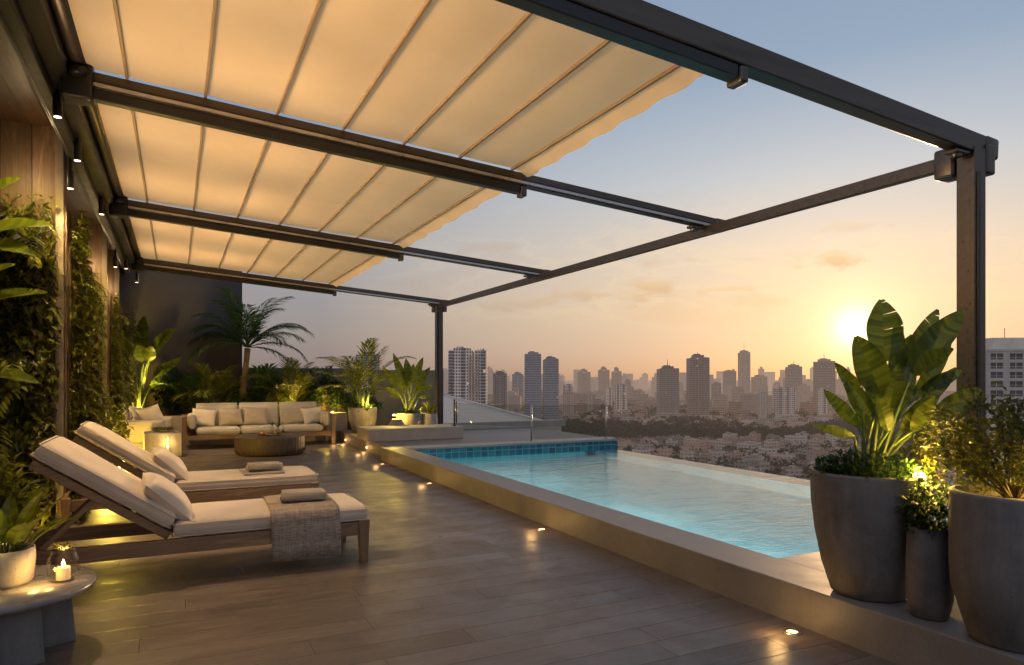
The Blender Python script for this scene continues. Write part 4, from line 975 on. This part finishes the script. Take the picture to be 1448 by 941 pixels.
for u, rx, rz_, lb, y_, zc in ((240, .40, .34, 'dark rounded shrub beside the tall paddle plant', 14.7, .30), (345, .5, .30, 'low dark shrub at the foot of the leaning palm', 14.6, .22), (455, .50, .50, 'tall dark green shrub in the bed near the planter end of the sofa', 14.8, .55), (480, .42, .36, 'low leafy shrub in the bed beside the large pale planter', 14.75, .34), (432, .42, .34, 'dim leafy shrub in the bed behind the ivory sofa pillow', 14.9, .40), (275, .40, .26, 'low shrub under the areca palms by the armchair', 14.62, .2), (385, .38, .26, 'low shrub under the uplit palm in the bed', 14.62, .2), (515, .40, .40, 'dark shrub behind the yellow green palm by the grey wall', 14.45, .45)):
    r0, dd = bed(u, y=y_); t = thing('shrub', lb, 'shrub', r0 if u < 500 else V((r0.x, r0.y, .196)))
    shrub(t, (0, 0, zc), rx, rz_, 900, M['leafD'] if u not in (275, 385) else M['leafB'], rnd, (.06, .13), 18, .45, .8, .7, (0, 0, 0))

# --- living walls
def living_wall(x0, x1, y, z0, z1, n, label, rnd, side=None):
    t = thing('living_wall', label, 'green wall', ((x0+x1)/2, y, 0))
    MB().box(x0-(x0+x1)/2, x1-(x0+x1)/2-.02, .0, .06, z0, z1-.15).build('backing', M['soil'], t)
    lf = MB(); fr = MB()
    for k in range(n):
        x = rnd.uniform(x0, x1+.02); z = z0+(z1-z0)*rnd.random()**.9
        bulge = .07+.24*(noise.noise(V((x*2.1, z*2.1, y)))+.6); yy = y-bulge*rnd.random()
        if z > z1-.25 and rnd.random() < (z-z1+.25)*3.2: continue
        d = V((rnd.uniform(-.8, .8), -rnd.uniform(.2, 1), rnd.uniform(-1.1, .5))); l_ = rnd.uniform(.04, .12)
        lf.leaf(V((x-(x0+x1)/2, yy-y, z)), d, V((0, -.4, 1)), l_, l_*.45, .2, .3)
    if side:
        for k in range(int(n*.45)):
            yy = rnd.uniform(y-.02, y+side); z = z0+(z1-z0)*rnd.random(); bl = .14*(noise.noise(V((yy*2.3, z*1.7, 4)))+.55)*rnd.random()
            d = V((rnd.uniform(.2, 1), rnd.uniform(-.9, .4), rnd.uniform(-1, .5))); l_ = rnd.uniform(.035, .085)
            lf.leaf(V((x1-(x0+x1)/2+max(0, bl), yy-y, z)), d, V((.4, 0, 1)), l_, l_*.5, .2, .25)
    lf.build('foliage', M['leafC'], t)
    for k in range(int((z1-z0)*(x1-x0)*8)):
        x = rnd.uniform(x0, x1-.1)-(x0+x1)/2; z = z0+.1+(z1-z0-.2)*rnd.random()
        fr.frond((x, -.06, z), (rnd.uniform(-.6, .6), -1, rnd.uniform(.1, .8)), rnd.uniform(.30, .75), .15, .028, 16, 1.7, 60, rnd, .003, .08)
    fr.build('fern_foliage', M['leafB'], t)
    return t
lw = living_wall(-2.3, -.93, 6.93, 0, 2.78, 9000, 'dense living wall of ferns and small leaves on the front timber pier', rnd)
pl_ = MB()
for (bx, bz_, tx, tz, w_) in ((-1.62, 2.34, -1.02, 2.44, .24), (-1.70, 2.45, -1.22, 2.78, .22), (-1.60, 2.30, -1.12, 2.20, .18), (-1.62, 1.80, -1.05, 1.92, .18), (-1.62, 1.30, -1.10, 1.22, .16), (-1.70, 1.90, -1.25, 2.12, .18)):
    pl_.tube([(bx+1.70, -.05, bz_-.12), (bx+1.79, -.32, bz_)], .006, 5)
    pl_.paddle((bx+1.79, -.32, bz_), (tx+1.77, -.62, tz), w_, (.1, -.75, .8), .12, .12, 14, rnd)
pl_.build('broad_foliage', M['leafA'], lw)
living_wall(-1.69, -.93, 11.03, 0, 2.55, 5200, 'dark living wall on the second timber pier', rnd)
living_wall(-1.69, -.93, 13.22, 0, 2.45, 2600, 'living wall on the third timber pier by the charcoal wall', rnd)
def side_hedge(y0, y1, x, z1, n, label):
    t = thing('climbing_plant', label, 'climber', (x, (y0+y1)/2, 0)); lf = MB(); st = MB()
    for k in range(6):
        yy = rnd.uniform(y0, y1)-(y0+y1)/2; pts = [V((.02, yy+.04*math.sin(q*2+k), q*z1/9)) for q in range(10)]; st.tube(pts, .008, 5)
    for k in range(n):
        yy = rnd.uniform(y0, y1); z = z1*rnd.random(); bl = .05+.22*(noise.noise(V((yy*1.9, z*1.6, x*5)))+.5)*rnd.random()
        if z > z1-.3 and rnd.random() < (z-z1+.3)*3: continue
        l_ = rnd.uniform(.04, .11); lf.leaf(V((bl, yy-(y0+y1)/2, z)), V((rnd.uniform(.1, 1), rnd.uniform(-1, .6), rnd.uniform(-1, .5))), V((.4, 0, 1)), l_, l_*.5, .2, .25)
    fr = MB()
    for k in range(26):
        z = .3+(z1-.6)*rnd.random(); fr.frond((.04, rnd.uniform(y0, y1)-(y0+y1)/2, z), (1, rnd.uniform(-.9, .2), rnd.uniform(.1, .8)), rnd.uniform(.18, .36), .09, .02, 14, 1.7, 60, rnd, .003, .08)
    lf.build('foliage', M['leafC'], t); fr.build('fern_foliage', M['leafB'], t); st.build('stem', M['twig'], t); return t
side_hedge(6.97, 7.5, -.875, 2.75, 3600, 'leafy climber wrapping the corner of the front timber pier')
side_hedge(11.08, 11.55, -.875, 2.5, 1800, 'leafy climber wrapping the corner of the second timber pier')
side_hedge(13.28, 13.75, -.875, 2.5, 1500, 'leafy climber wrapping the corner of the third timber pier')
for (x, y, rx, rz_, zc, lb, n_) in ((-.95, 9.2, .48, .55, .58, 'golden lit ferny bush between the first and second timber piers', 1500), (-1.0, 10.3, .45, .6, .62, 'tall golden lit bush in front of the second timber pier', 1500), (-1.0, 12.3, .30, .40, .42, 'golden lit bush behind the armchair', 1200), (-1.25, 5.9, .40, .42, .42, 'dark leafy bush behind the head of the front lounger', 1300), (-1.25, 4.6, .35, .45, .5, 'dark leafy bush behind the round stone table', 1300)):
    t = thing('shrub', lb, 'shrub', (x, y, 0)); shrub(t, (0, 0, zc), rx, rz_, n_, M['leafB'], rnd, (.05, .11), 20, .4, 1.0, .75, (0, 0, 0))
for p, e, lb in (((-.72, 9.0, 0), 14, 'small uplight below the golden bush between the piers'), ((-.70, 10.6, 0), 16, 'small uplight in front of the second timber pier'), ((-.72, 12.3, 0), 9, 'small uplight behind the armchair'), ((-1.15, 6.45, 0), 5, 'small uplight below the front living wall')):
    uplight(p, lb, e, .14)
lamp('SPOT', (-.95, 5.9, 2.9), 100, (1, .70, .14), .05, (-1.3, 6.9, 2.0), 100, .8, 'wall_wash')
lamp('SPOT', (-.95, 9.6, 2.9), 100, (1, .70, .14), .05, (-1.2, 11, 1.6), 100, .8, 'wall_wash')
lamp('SPOT', (-.30, 14.05, .95), 170, (1, .70, .12), .04, (-.55, 14.7, 1.95), 80, .8, 'plant_wash')
lamp('POINT', (-1.10, 6.72, 2.96), 5, (1, .70, .36), .03, name='pier_glow')
lamp('POINT', (-1.05, 10.85, 2.85), 5, (1, .70, .36), .03, name='pier_glow')
lamp('POINT', (-1.05, 13.1, 2.8), 4, (1, .70, .36), .03, name='pier_glow')

# ------------------------------------------------------------------ glass balustrade
gb = thing('glass_balustrade', 'low frameless glass balustrade with thin metal posts at the far end of the pool', 'balustrade', (5.5, 10.5, .2))
GP = [(5.35, 13.55, .2), (4.52, 11.55, .41), (5.45, 10.32, .2), (6.88, 10.18, .2)]
gp0 = V((5.5, 10.5, .2))
for i, p in enumerate(GP):
    q = V(p)-gp0; h_ = .62 if p[2] < .3 else .48
    m_ = MB(); m_.cyl(tuple(q), .016, h_, 12); m_.cyl(tuple(q), .035, .02, 12); m_.build('post', M['silver'] if i > 1 else M['alu'], gb)
for a, b in zip(GP[:-1], GP[1:]):
    a, b = V(a)-gp0, V(b)-gp0; d = (b-a); d.z = 0; d.normalize(); z0, z1 = max(a.z, b.z)+.03, min(a.z+(.62 if a.z < .1 else .48), b.z+(.62 if b.z < .1 else .48))-.01
    a, b = a+d*.03, b-d*.03; a.z = b.z = (z0+z1)/2
    MB().beam(a, b, .010, z1-z0).build('pane', M['glass'], gb)
    a2, b2 = a.copy(), b.copy(); a2.z = b2.z = z1+.004; MB().beam(a2, b2, .012, .006).build('top_edge', M['silver'], gb)
# neighbouring pale roof beyond the glass
nr = thing('neighbouring_roof', 'pale flat concrete roof with a low rim beyond the glass balustrade', 'roof', (6, 14, -.3))
mb = MB(); pg = [(4.3, 14.36), (8.4, 14.36), (17.5, 46), (9, 46)]
def poly(mb, pg, z0, z1, o):
    n = len(pg); vs = [(x-o[0], y-o[1], z0-o[2]) for x, y in pg]+[(x-o[0], y-o[1], z1-o[2]) for x, y in pg]
    mb.add(vs, [tuple(range(n))[::-1], tuple(range(n, 2*n))]+[(i, (i+1) % n, n+(i+1) % n, n+i) for i in range(n)])
poly(mb, pg, -30, .12, (6, 14, -.3)); mb.build('roof_slab', M['roofc'], nr)
mb = MB(); poly(mb, [(8.25, 14.37), (8.4, 14.37), (17.5, 46), (17.2, 46)], .121, .16, (6, 14, -.3)); mb.build('rim', M['roofc'], nr)

# ------------------------------------------------------------------ the city
GZ = -74.0
def gmat():
    m, g, b, out = new_mat('city_ground'); p = g.pos(); n = g.noise(p, .012, 8, .65); n2 = g.noise(p, .05, 4)
    c = g.ramp(n, [(.35, (.022, .030, .020, 1)), (.5, (.06, .055, .046, 1)), (.68, (.14, .115, .095, 1))]); g.put(b.inputs['Base Color'], g.mix(g.rng(n2, .45, .6, 0, .6), c, (.09, .085, .08, 1)))
    painted_haze_out(g, out, b.outputs[0], HAZE); return m
gm = MB(); S = 45000; gm.add([(-S, -S, GZ), (S, -S, GZ), (S, S, GZ), (-S, S, GZ)], [(0, 1, 2, 3)])
struct('ground', gm, gmat())
FA = dict(
    cream=facade('cream_lowrise', (.43, .33, .26), (.13, .11, .10), (.30, .25, .21), 3.1, 3.4, .40, .42, .10),
    pink=facade('rose_lowrise', (.48, .31, .23), (.13, .11, .10), (.30, .15, .09), 3.1, 3.2, .36, .42, .0),
    white=facade('white_lowrise', (.47, .40, .34), (.13, .11, .10), (.36, .31, .27), 3.1, 3.8, .42, .44, .12),
    grey=facade('grey_lowrise', (.25, .22, .20), (.05, .05, .05), (.20, .18, .16), 3.1, 3.0, .55, .52, .0),
    mass=facade('city_mass', (.45, .35, .28), (.05, .045, .045), (.24, .2, .17), 3.6, 4.4, .62, .55, .1, vary=-.2),
    blue=facade('blue_glass_tower', (.26, .29, .33), (.05, .075, .10), (.2, .2, .2), 3.4, 1.7, .62, .62, .14, lit=.004),
    dark=facade('dark_grid_tower', (.27, .24, .22), (.035, .035, .04), (.12, .12, .12), 3.4, 2.6, .62, .6, .0, lit=.003),
    tan=facade('tan_tower', (.42, .34, .27), (.06, .06, .065), (.2, .2, .2), 3.3, 2.6, .55, .55, .12),
    resi=facade('cream_balcony_tower', (.80, .65, .52), (.05, .07, .10), (.3, .28, .26), 3.3, 2.9, .58, .6, .16, strip=4.2),
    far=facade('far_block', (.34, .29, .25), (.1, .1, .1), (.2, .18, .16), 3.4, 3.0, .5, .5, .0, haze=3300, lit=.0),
)
def mast_mat():
    m, g, b, out = new_mat('mast'); g.put(b.inputs['Base Color'], g.ramp(g.noise(g.objco(), 3), [(0, (.12, .11, .1, 1)), (1, (.2, .18, .17, 1))])); painted_haze_out(g, out, b.outputs[0], HAZE); return m
MAST = mast_mat()
face_rz = -YAW  # most blocks front the terrace, give or take
def tower(u0, u1, vtop, dep, mat, label, crown=.6, ch=4, mast=0, rot=0.0, depth=None, fins=0, group=None, notch=False):
    wd = (u1-u0)/FPX*dep; lat = ((u0+u1)/2-CXP)/FPX*dep; top = EYE+(HYP-vtop)/FPX*dep
    dp = depth or wd*.8; b = ground(dep+dp/2, lat, GZ)
    t = thing('tower_block', label, 'tower', b, face_rz+rot, group); h = top-GZ
    hc = h-(ch if crown else 0)
    mb = MB()
    if notch:
        mb.box(-wd/2, -wd*.16, -dp/2, dp/2, 0, hc); mb.box(-wd*.16, wd*.16, -dp/2+dp*.10, dp/2-1, 0, hc-1.5); mb.box(wd*.16, wd/2, -dp/2, dp/2, 0, hc)
    else: mb.box(-wd/2, wd/2, -dp/2, dp/2, 0, hc)
    mb.build('shaft', FA[mat], t)
    if fins:
        f = MB()
        for k in range(fins+1):
            x = -wd/2+wd*k/fins; f.box(x-.35, x+.35, -dp/2-.7, -dp/2-.01, 6, hc-.5)
        f.build('fin', FA[mat], t)
    if crown:
        c = MB(); c.box(-wd/2*crown, wd/2*crown, -dp/2*crown, dp/2*crown, hc, h); c.box(-wd*.2, wd*.1, -dp*.2, dp*.2, h, h+ch*.35); c.build('crown_block', FA[mat], t)
    if mat != 'far':
        r_ = random.Random(int(u0*7)); q = MB()
        for k in range(4):
            x, y = r_.uniform(-.42, .30)*wd, r_.uniform(-.45, -.2)*dp; q.box(x, x+wd*r_.uniform(.06, .16), y, y+dp*.14, hc+.02, hc+r_.uniform(1.2, 3.4))
        q.box(-wd/2, wd/2, -dp/2, -dp/2+.4, hc+.012, hc+1.3); q.build('roof_plant', FA[mat], t)
        q = MB(); e = r_.uniform(3, 9); q.box(-wd/2-e, wd/2+r_.uniform(2, 9), -dp/2-r_.uniform(3, 7), -dp/2-.9, 0, r_.choice((9.9, 13.2, 16.5))); q.build('podium', FA['cream' if r_.random() < .6 else 'white'], t)
        if not fins:
            q = MB()
            for x in ((-.5, -.40), (-.06, .06), (.40, .5)): q.box(wd*x[0], wd*x[1], -dp/2-1.0, -dp/2-.012, 6, hc-r_.uniform(1, 6))
            if mat != 'resi': q.build('bay', FA['tan' if mat != 'tan' else 'cream'], t)
    if mast: MB().tube([(0, 0, h), (0, 0, h+mast*.6), (0, 0, h+mast)], [.7, .5, .25], 6).build('mast', MAST, t)
    return t, wd, dp, hc
# the near cream pair with balconies
for (u0, u1, vt, cr, lb) in ((634, 669, 492, .62, 'tall cream apartment tower with blue glazed columns, beside the far post'), (671, 688, 497, .0, 'slimmer cream apartment tower joined close beside the tall one')):
    t, wd, dp, hc = tower(u0, u1, vt, 720, 'resi', lb, cr, 4, 0, .0, 24)
    b_ = MB(); nb = int(hc/3.3)
    for k in range(3, nb):
        for x in ((-.5, -.32), (.30, .5)) if wd > 18 else ((-.5, -.1),):
            b_.box(wd*x[0], wd*x[1], -dp/2-1.3, -dp/2-.01, k*3.3, k*3.3+1.05)
    o = b_.build('balcony', FA['white'], t); o['kind'] = 'stuff'
tower(503, 537, 499, 900, 'blue', 'blue glass tower rising behind the yellow green potted palm', .55, 4, 12)
tower(697, 717, 526, 1000, 'dark', 'short dark tower just right of the cream apartment pair', .6, 4)
tower(724, 740, 527, 1500, 'blue', 'pale hazy tower between the short dark tower and the blue pair', .6, 5)
tower(742, 765, 498, 1000, 'blue', 'taller of the two slate blue towers standing together', .6, 4, 0, 0, None, 6)
tower(769, 789, 505, 1000, 'blue', 'shorter of the two slate blue towers standing together', .6, 4, 0, .1, None, 5)
tower(818, 835, 523, 2300, 'tan', 'first of three hazy stepped towers on the skyline, beside the slate blue pair', .5, 9, 8, 0, None, 0, None, True)
tower(847, 862, 520, 2400, 'tan', 'middle one of three hazy stepped towers on the skyline', .5, 9, 8, 0, None, 0, None, True)
tower(866, 879, 521, 2400, 'tan', 'last of three hazy stepped towers on the skyline, nearest the dark grid tower', .45, 12, 6, 0, None, 0, None, True)
tower(933, 960, 518, 1200, 'dark', 'broad dark gridded tower above the tree belt', .55, 5, 14, .0, None, 7)
tower(976, 1003, 502, 1250, 'dark', 'tallest dark gridded tower with stepped cap above the tree belt', .55, 6, 6, 0, None, 7, None, True)
tower(963, 975, 527, 2300, 'far', 'faint hazy slab between the two dark gridded towers', 0)
tower(1004, 1009, 530, 2000, 'far', 'thin faint slab peeping out behind the tallest dark tower', 0)
tower(1026, 1041, 524, 1800, 'tan', 'plain tan tower left of the tower with the spire', .8, 4)
tower(1047, 1061, 496, 2100, 'tan', 'tallest hazy tower with a thin spire on the skyline', .7, 6, 26)
tower(1067, 1085, 531, 2100, 'tan', 'squat hazy tower just right of the spired tower', .6, 5)
tower(1104, 1113, 530, 2600, 'far', 'faint thin tower with a peaked top left of the lit tan tower', .4, 10)
tower(1116, 1134, 516, 1500, 'tan', 'tan tower glowing in haze left of the banana leaves', .7, 5, 8, 0, None, 5)
tower(1158, 1181, 508, 1350, 'tan', 'tan ribbed tower with a short mast beside the banana leaves', .6, 5, 12, 0, None, 7)
tower(1072, 1092, 558, 1250, 'cream', 'mid rise cream block below the squat hazy tower', .4, 3)
tower(1052, 1070, 556, 1350, 'cream', 'mid rise cream block below the spired tower', .4, 3)
tower(1100, 1124, 547, 1150, 'resi', 'mid rise cream apartment block in front of the lit tan tower', .4, 3)
tower(1139, 1152, 537, 2100, 'far', 'faint slab between the two lit tan towers', .5, 5)
tower(1186, 1206, 534, 2100, 'far', 'faint tower in the sun glow behind the banana leaves', .5, 5)
tower(1036, 1052, 548, 1500, 'tan', 'short tan block below the plain tan tower', .5, 3)
rn = random.Random(21)
for k in range(170):
    u = rn.uniform(615, 1400); dep = rn.uniform(2600, 5600); wpx = rn.uniform(4, 13); vt = 540-rn.random()**1.6*22
    t, wd, dp, hc = tower(u, u+wpx, vt, dep, 'far', 'faint hazy block on the distant skyline', 0 if rn.random() < .5 else .5, 8, 0, rn.uniform(-.3, .3), None, 0, 'hazy blocks along the far skyline')
for k in range(46):
    u = rn.uniform(640, 1240); dep = rn.uniform(1080, 2300); wpx = rn.uniform(7, 16)*1400/dep; vt = 537+rn.uniform(2, 26)-(6 if dep > 1700 else 0)
    tower(u, u+wpx, vt, dep, rn.choice(('tan', 'cream', 'resi', 'white', 'far', 'pink')), 'mid rise block standing among the low rise city between the towers', .5, 3, 0, rn.uniform(-.25, .25), None, 0, 'mid rise blocks between the towers')
# white office block close by on the right
dN = 225; wN = 95/FPX*dN; topN = EYE+(HYP-497)/FPX*dN
p = ground(dN, (1397-CXP)/FPX*dN+wN/2, GZ)
nb = thing('apartment_block', 'white apartment block with rows of dark windows right of the pergola post', 'building', p, face_rz)
hN = topN-GZ
WN = facade('white_block_wall', (.66, .58, .50), (.6, .5, .4), (.3, .28, .26), 3.1, 4, .0, .0, .0, lit=0)
GN = facade('block_glass', (.05, .055, .065), (.05, .055, .065), (.05, .05, .05), 3.1, 4, .0, .0, 0, lit=0)
wl = MB(); cols = [(.9, 5.1), (7.2, 11.6), (13.6, 18)]; ROW = [hN-2.7-3.05*k for k in range(9)]
# the front is a lattice of piers and spandrels 0.5 m deep, the windows sit back in it
xe = [0]+[q for c in cols for q in c]+[wN]
for i in range(0, len(xe), 2): wl.box(xe[i]-wN/2, xe[i+1]-wN/2, -.0, .5, 0, hN)
for (a, b) in cols:
    zs = [0]+sum([[z, z+2.0] for z in sorted(ROW)], [])+[hN]
    for i in range(0, len(zs), 2): wl.box(a-wN/2, b-wN/2, 0.02, .5, zs[i], zs[i+1])
wl.box(-wN/2, wN/2, .501, 16, 0, hN); wl.box(-wN/2-.2, wN/2+.2, -.2, .6, hN+.01, hN+.7)
wl.build('wall', WN, nb)
MB().box(-wN/2+3.2, wN/2-1, 2, 12, hN+.01, hN+4.6).build('penthouse', WN, nb)
MB().tube([(-2, 5, hN+4.6), (-2, 5, hN+8)], .12, 5).build('mast', MAST, nb)
for (a, b) in cols:
    for z in ROW:
        wd_ = MB(); wd_.box(a-wN/2+.01, b-wN/2-.01, .30, .40, z+.01, z+1.99); w_ = wd_.build('window', GN, nb)
        fr = MB(); m_ = (a+b)/2-wN/2; fr.box(m_-.09, m_+.09, .22, .295, z+.01, z+1.99); fr.box(a-wN/2+.01, m_-.091, .24, .295, z+.62, z+.74); fr.box(m_+.091, b-wN/2-.01, .24, .295, z+.62, z+.74); fr.build('frame', WN, w_)
# low-rise houses
protos = []
for k in range(16):
    r_ = random.Random(100+k); w_, d_, h_ = r_.uniform(8, 21), r_.uniform(8, 16), r_.choice([3.6, 6.4, 6.4, 9.5, 9.5, 12.6])
    b = MB(); b.box(-w_/2, w_/2, -d_/2, d_/2, 0, h_)
    if r_.random() < .6: b.box(-w_/2+1, w_/2*r_.uniform(-.2, .5), -d_/2-2.4, -d_/2-.01, 0, h_*.66)
    for (x0, x1, y0, y1) in ((-w_/2, w_/2, -d_/2, -d_/2+.3), (-w_/2, w_/2, d_/2-.3, d_/2), (-w_/2, -w_/2+.3, -d_/2+.31, d_/2-.31), (w_/2-.3, w_/2, -d_/2+.31, d_/2-.31)): b.box(x0, x1, y0, y1, h_+.005, h_+1.0)
    nf = int(h_/3.1)
    for q in range(1, nf):
        if r_.random() < .75: xa = r_.uniform(-w_/2, 0); b.box(xa, xa+r_.uniform(3, 7), -d_/2-1.2, -d_/2-.02, q*3.1-.1, q*3.1+.95)
    hut = MB(); hx, hy = r_.uniform(-w_/4, w_/4), r_.uniform(-d_/4, d_/4); hut.box(hx-2, hx+2, hy-1.8, hy+1.8, h_+.01, h_+2.7)
    tk = MB(); tx, ty_ = hx+r_.choice((-4, 4)), hy+r_.uniform(-2, 2); tk.lathe([(.9, .3), (.95, 1.6), (0, 1.9)], 10, (tx, ty_, h_)); tk.lathe([(.9, .3), (.95, 1.6), (0, 1.9)], 10, (tx+2.3, ty_+.6, h_))
    protos.append((b, hut, tk, w_, d_, h_))
PM = {}
LBL = {'cream': 'cream flat roofed low rise house among the city blocks below the pool edge', 'pink': 'terracotta rose low rise house among the city blocks below the pool edge', 'white': 'white low rise house among the city blocks below the pool edge', 'grey': 'grey low rise house among the city blocks below the pool edge'}
lots = []
rn = random.Random(5)
def belt(dep, lat): # a curving band of trees
    q = 815+45*math.sin(lat*.004+.6)+30*math.sin(lat*.013); return abs(dep-q-5) < 95+45*math.sin(lat*.013+1)+25*math.sin(lat*.031)
for row in range(56):
    dep = 330*(1.042**row); step = 26 if dep < 900 else 27+dep*.008
    lat = -dep*.16
    while lat < dep*.80:
        lat += step*rn.uniform(.85, 1.25)
        dj = dep+rn.uniform(-8, 8)
        if belt(dj, lat) or rn.random() < (.26 if dep < 760 else .14): continue
        u = CXP+lat/dj*FPX; 
        lots.append((dj, lat, u))
vis = [l for l in lots if 630 < l[2] < 1460 and l[0] > 430 and not (l[2] < 860 and l[0] < 820)]
vis.sort(key=lambda l: l[0])
near_ = vis[:292]; ids = set(id(l) for l in near_); rest = [l for l in lots if id(l) not in ids and l[0] < 2600 and l[2] > 560]
for (dep, lat, u) in near_:
    k = rn.randrange(16); mname = rn.choice(['cream', 'cream', 'pink', 'pink', 'white', 'grey']); key = (k, mname)
    if key not in PM:
        PM[key] = [mb.build('low_rise_building', FA[mname]).data for mb in ()] or None
        b, hut, tk, *_ = protos[k]
        o = b.build('low_rise_building', FA[mname]); h1 = hut.build('roof_hut', FA[mname], o); t1 = tk.build('water_tank', MAST if k % 2 else FA['white'], o); src = o
        PM[key] = (o.data, h1.data, t1.data)
    else:
        o = bpy.data.objects.new('low_rise_building', PM[key][0]); col.objects.link(o)
        for nm, me in (('roof_hut', PM[key][1]), ('water_tank', PM[key][2])):
            c = bpy.data.objects.new(nm, me); col.objects.link(c); c.parent = o
    o.location = ground(dep, lat, GZ); o.rotation_euler = (0, 0, face_rz+rn.choice((0, .25, -.35, .7, 1.57, -.9, 3.14))+rn.uniform(-.1, .1))
    lb = LBL[mname] if dep < 780 else LBL[mname].replace('below the pool edge', 'beyond the tree belt')
    tag(o, lb, 'building', mname+' low rise houses '+('below the pool edge' if dep < 780 else 'beyond the tree belt'))
mass = MB()
for (dep, lat, u) in rest:
    p = ground(dep, lat, GZ); sc_ = rn.uniform(.8, 1.2)*(1+max(0, dep-1200)/5000); w_, d_ = rn.uniform(9, 17)*sc_, rn.uniform(8, 14)*sc_; h_ = rn.choice([6.2, 9.3, 9.3, 12.4, 12.4, 15.5, 18.6, 21.7, 31, 40]) if dep > 900 else rn.choice([6.2, 9.3, 12.4])
    tn = rn.choice([(1, .95, .9), (1.3, 1.22, 1.15), (.85, .58, .45), (.30, .30, .32), (1.55, 1.45, 1.35), (.5, .43, .38), (.7, .46, .36), (.4, .36, .33)])
    mass.box(p.x-w_, p.x+w_*.9, p.y-d_, p.y+d_*.9, GZ, GZ+h_, tn)
    if rn.random() < .7: x = p.x+rn.uniform(-.6, .3)*w_; y = p.y+rn.uniform(-.6, .3)*d_; mass.box(x, x+4, y, y+4, GZ+h_+.01, GZ+h_+2.8, tn)
    if rn.random() < .35: mass.box(p.x-w_*1.0, p.x-w_*.3, p.y-d_-3, p.y-d_-.02, GZ, GZ+h_*.7, tn)
o = mass.build('city_blocks', FA['mass']); tag(o, 'hazy mass of cream and rose low rise blocks filling the city beyond the tree belt', 'city blocks', None, 'stuff')
# tree belt and street trees
def tree_mat():
    m, g, b, out = new_mat('distant_tree_leaf'); isl = g.n('ShaderNodeNewGeometry').outputs['Random Per Island']
    g.put(b.inputs['Base Color'], g.ramp(isl, [(0, (.008, .018, .010, 1)), (1, (.040, .055, .022, 1))])); b.inputs['Roughness'].default_value = .9; painted_haze_out(g, out, b.outputs[0], HAZE*1.4); return m
tm = MB()
def tree_at(p, r, n):
    for k in range(n):
        a = rn.random()*6.283; el = math.asin(rn.uniform(-.4, 1)); q = r*(.6+.45*rn.random())
        c = V((p.x+q*math.cos(a)*math.cos(el), p.y+q*math.sin(a)*math.cos(el), p.z+r*1.25+q*.85*math.sin(el)))
        s_ = r*rn.uniform(.22, .42); d = V((rn.uniform(-1, 1), rn.uniform(-1, 1), rn.uniform(-.3, .9))); tm.leaf(c, d, V((rn.uniform(-1, 1), rn.uniform(-1, 1), 1)), s_*2, s_*1.6, .2, .3)
lat = -60
while lat < 680:
    q = 830+45*math.sin(lat*.004+.6)+30*math.sin(lat*.013)
    hw2 = 90+45*math.sin(lat*.013+1)+25*math.sin(lat*.031)
    for k in range(int(5+hw2/8)): tree_at(ground(q+rn.uniform(-1, 1)*hw2, lat+rn.uniform(-6, 6), GZ), rn.uniform(3, 8.5), 26)
    lat += 8.5
for k in range(70):
    dep = rn.uniform(960, 2300); lat = dep*rn.uniform(-.10, .60)
    for j in range(18): tree_at(ground(dep+rn.gauss(0, 14), lat+rn.gauss(0, 26), GZ), rn.uniform(4, 8), 16)
for k in range(420):
    dep = rn.uniform(440, 720); lat = dep*rn.uniform(.1, .78); tree_at(ground(dep, lat, GZ), rn.uniform(3, 5.5), 22)
for k in range(700):
    dep = rn.uniform(700, 2000); lat = dep*rn.uniform(-.08, .78); tree_at(ground(dep, lat, GZ), rn.uniform(3, 6)*(1+max(0, dep-900)/2500), 18)
o = tm.build('trees_belt_woods', tree_mat()); o.name = 'treeline'; tag(o, 'dark belt of trees winding through the city below the towers', 'trees', None, 'stuff')

# ------------------------------------------------------------------ sun, camera, render
sl = bpy.data.lights.new('sun', 'SUN'); sl.energy = 1.5; sl.angle = R(.8); sl.color = (1, .60, .28)
so = bpy.data.objects.new('sun', sl); col.objects.link(so); so.rotation_euler = (-SUND).to_track_quat('-Z', 'Y').to_euler()
cam = bpy.data.cameras.new('camera'); cam.sensor_width = 36; cam.lens = FPX/1448*36; cam.shift_y = (HYP-470.5)/1448; cam.clip_end = 60000; cam.clip_start = .05
co_ = bpy.data.objects.new('camera', cam); col.objects.link(co_); co_.location = (0, 0, EYE); co_.rotation_euler = (R(90), 0, -YAW)
sc.camera = co_
sc.view_settings.view_transform = 'Standard'; sc.view_settings.look = 'None'; sc.view_settings.exposure = 0; sc.view_settings.gamma = 1
sc.render.engine = 'CYCLES'
c = sc.cycles; c.use_denoising = True; c.use_adaptive_sampling = True; c.adaptive_threshold = .015
try: c.denoiser = 'OPENIMAGEDENOISE'; c.denoising_input_passes = 'RGB_ALBEDO_NORMAL'
except Exception: pass
c.max_bounces = 7; c.diffuse_bounces = 4; c.glossy_bounces = 4; c.transmission_bounces = 4; c.transparent_max_bounces = 12; c.caustics_reflective = False; c.caustics_refractive = True
c.sample_clamp_indirect = 4.0
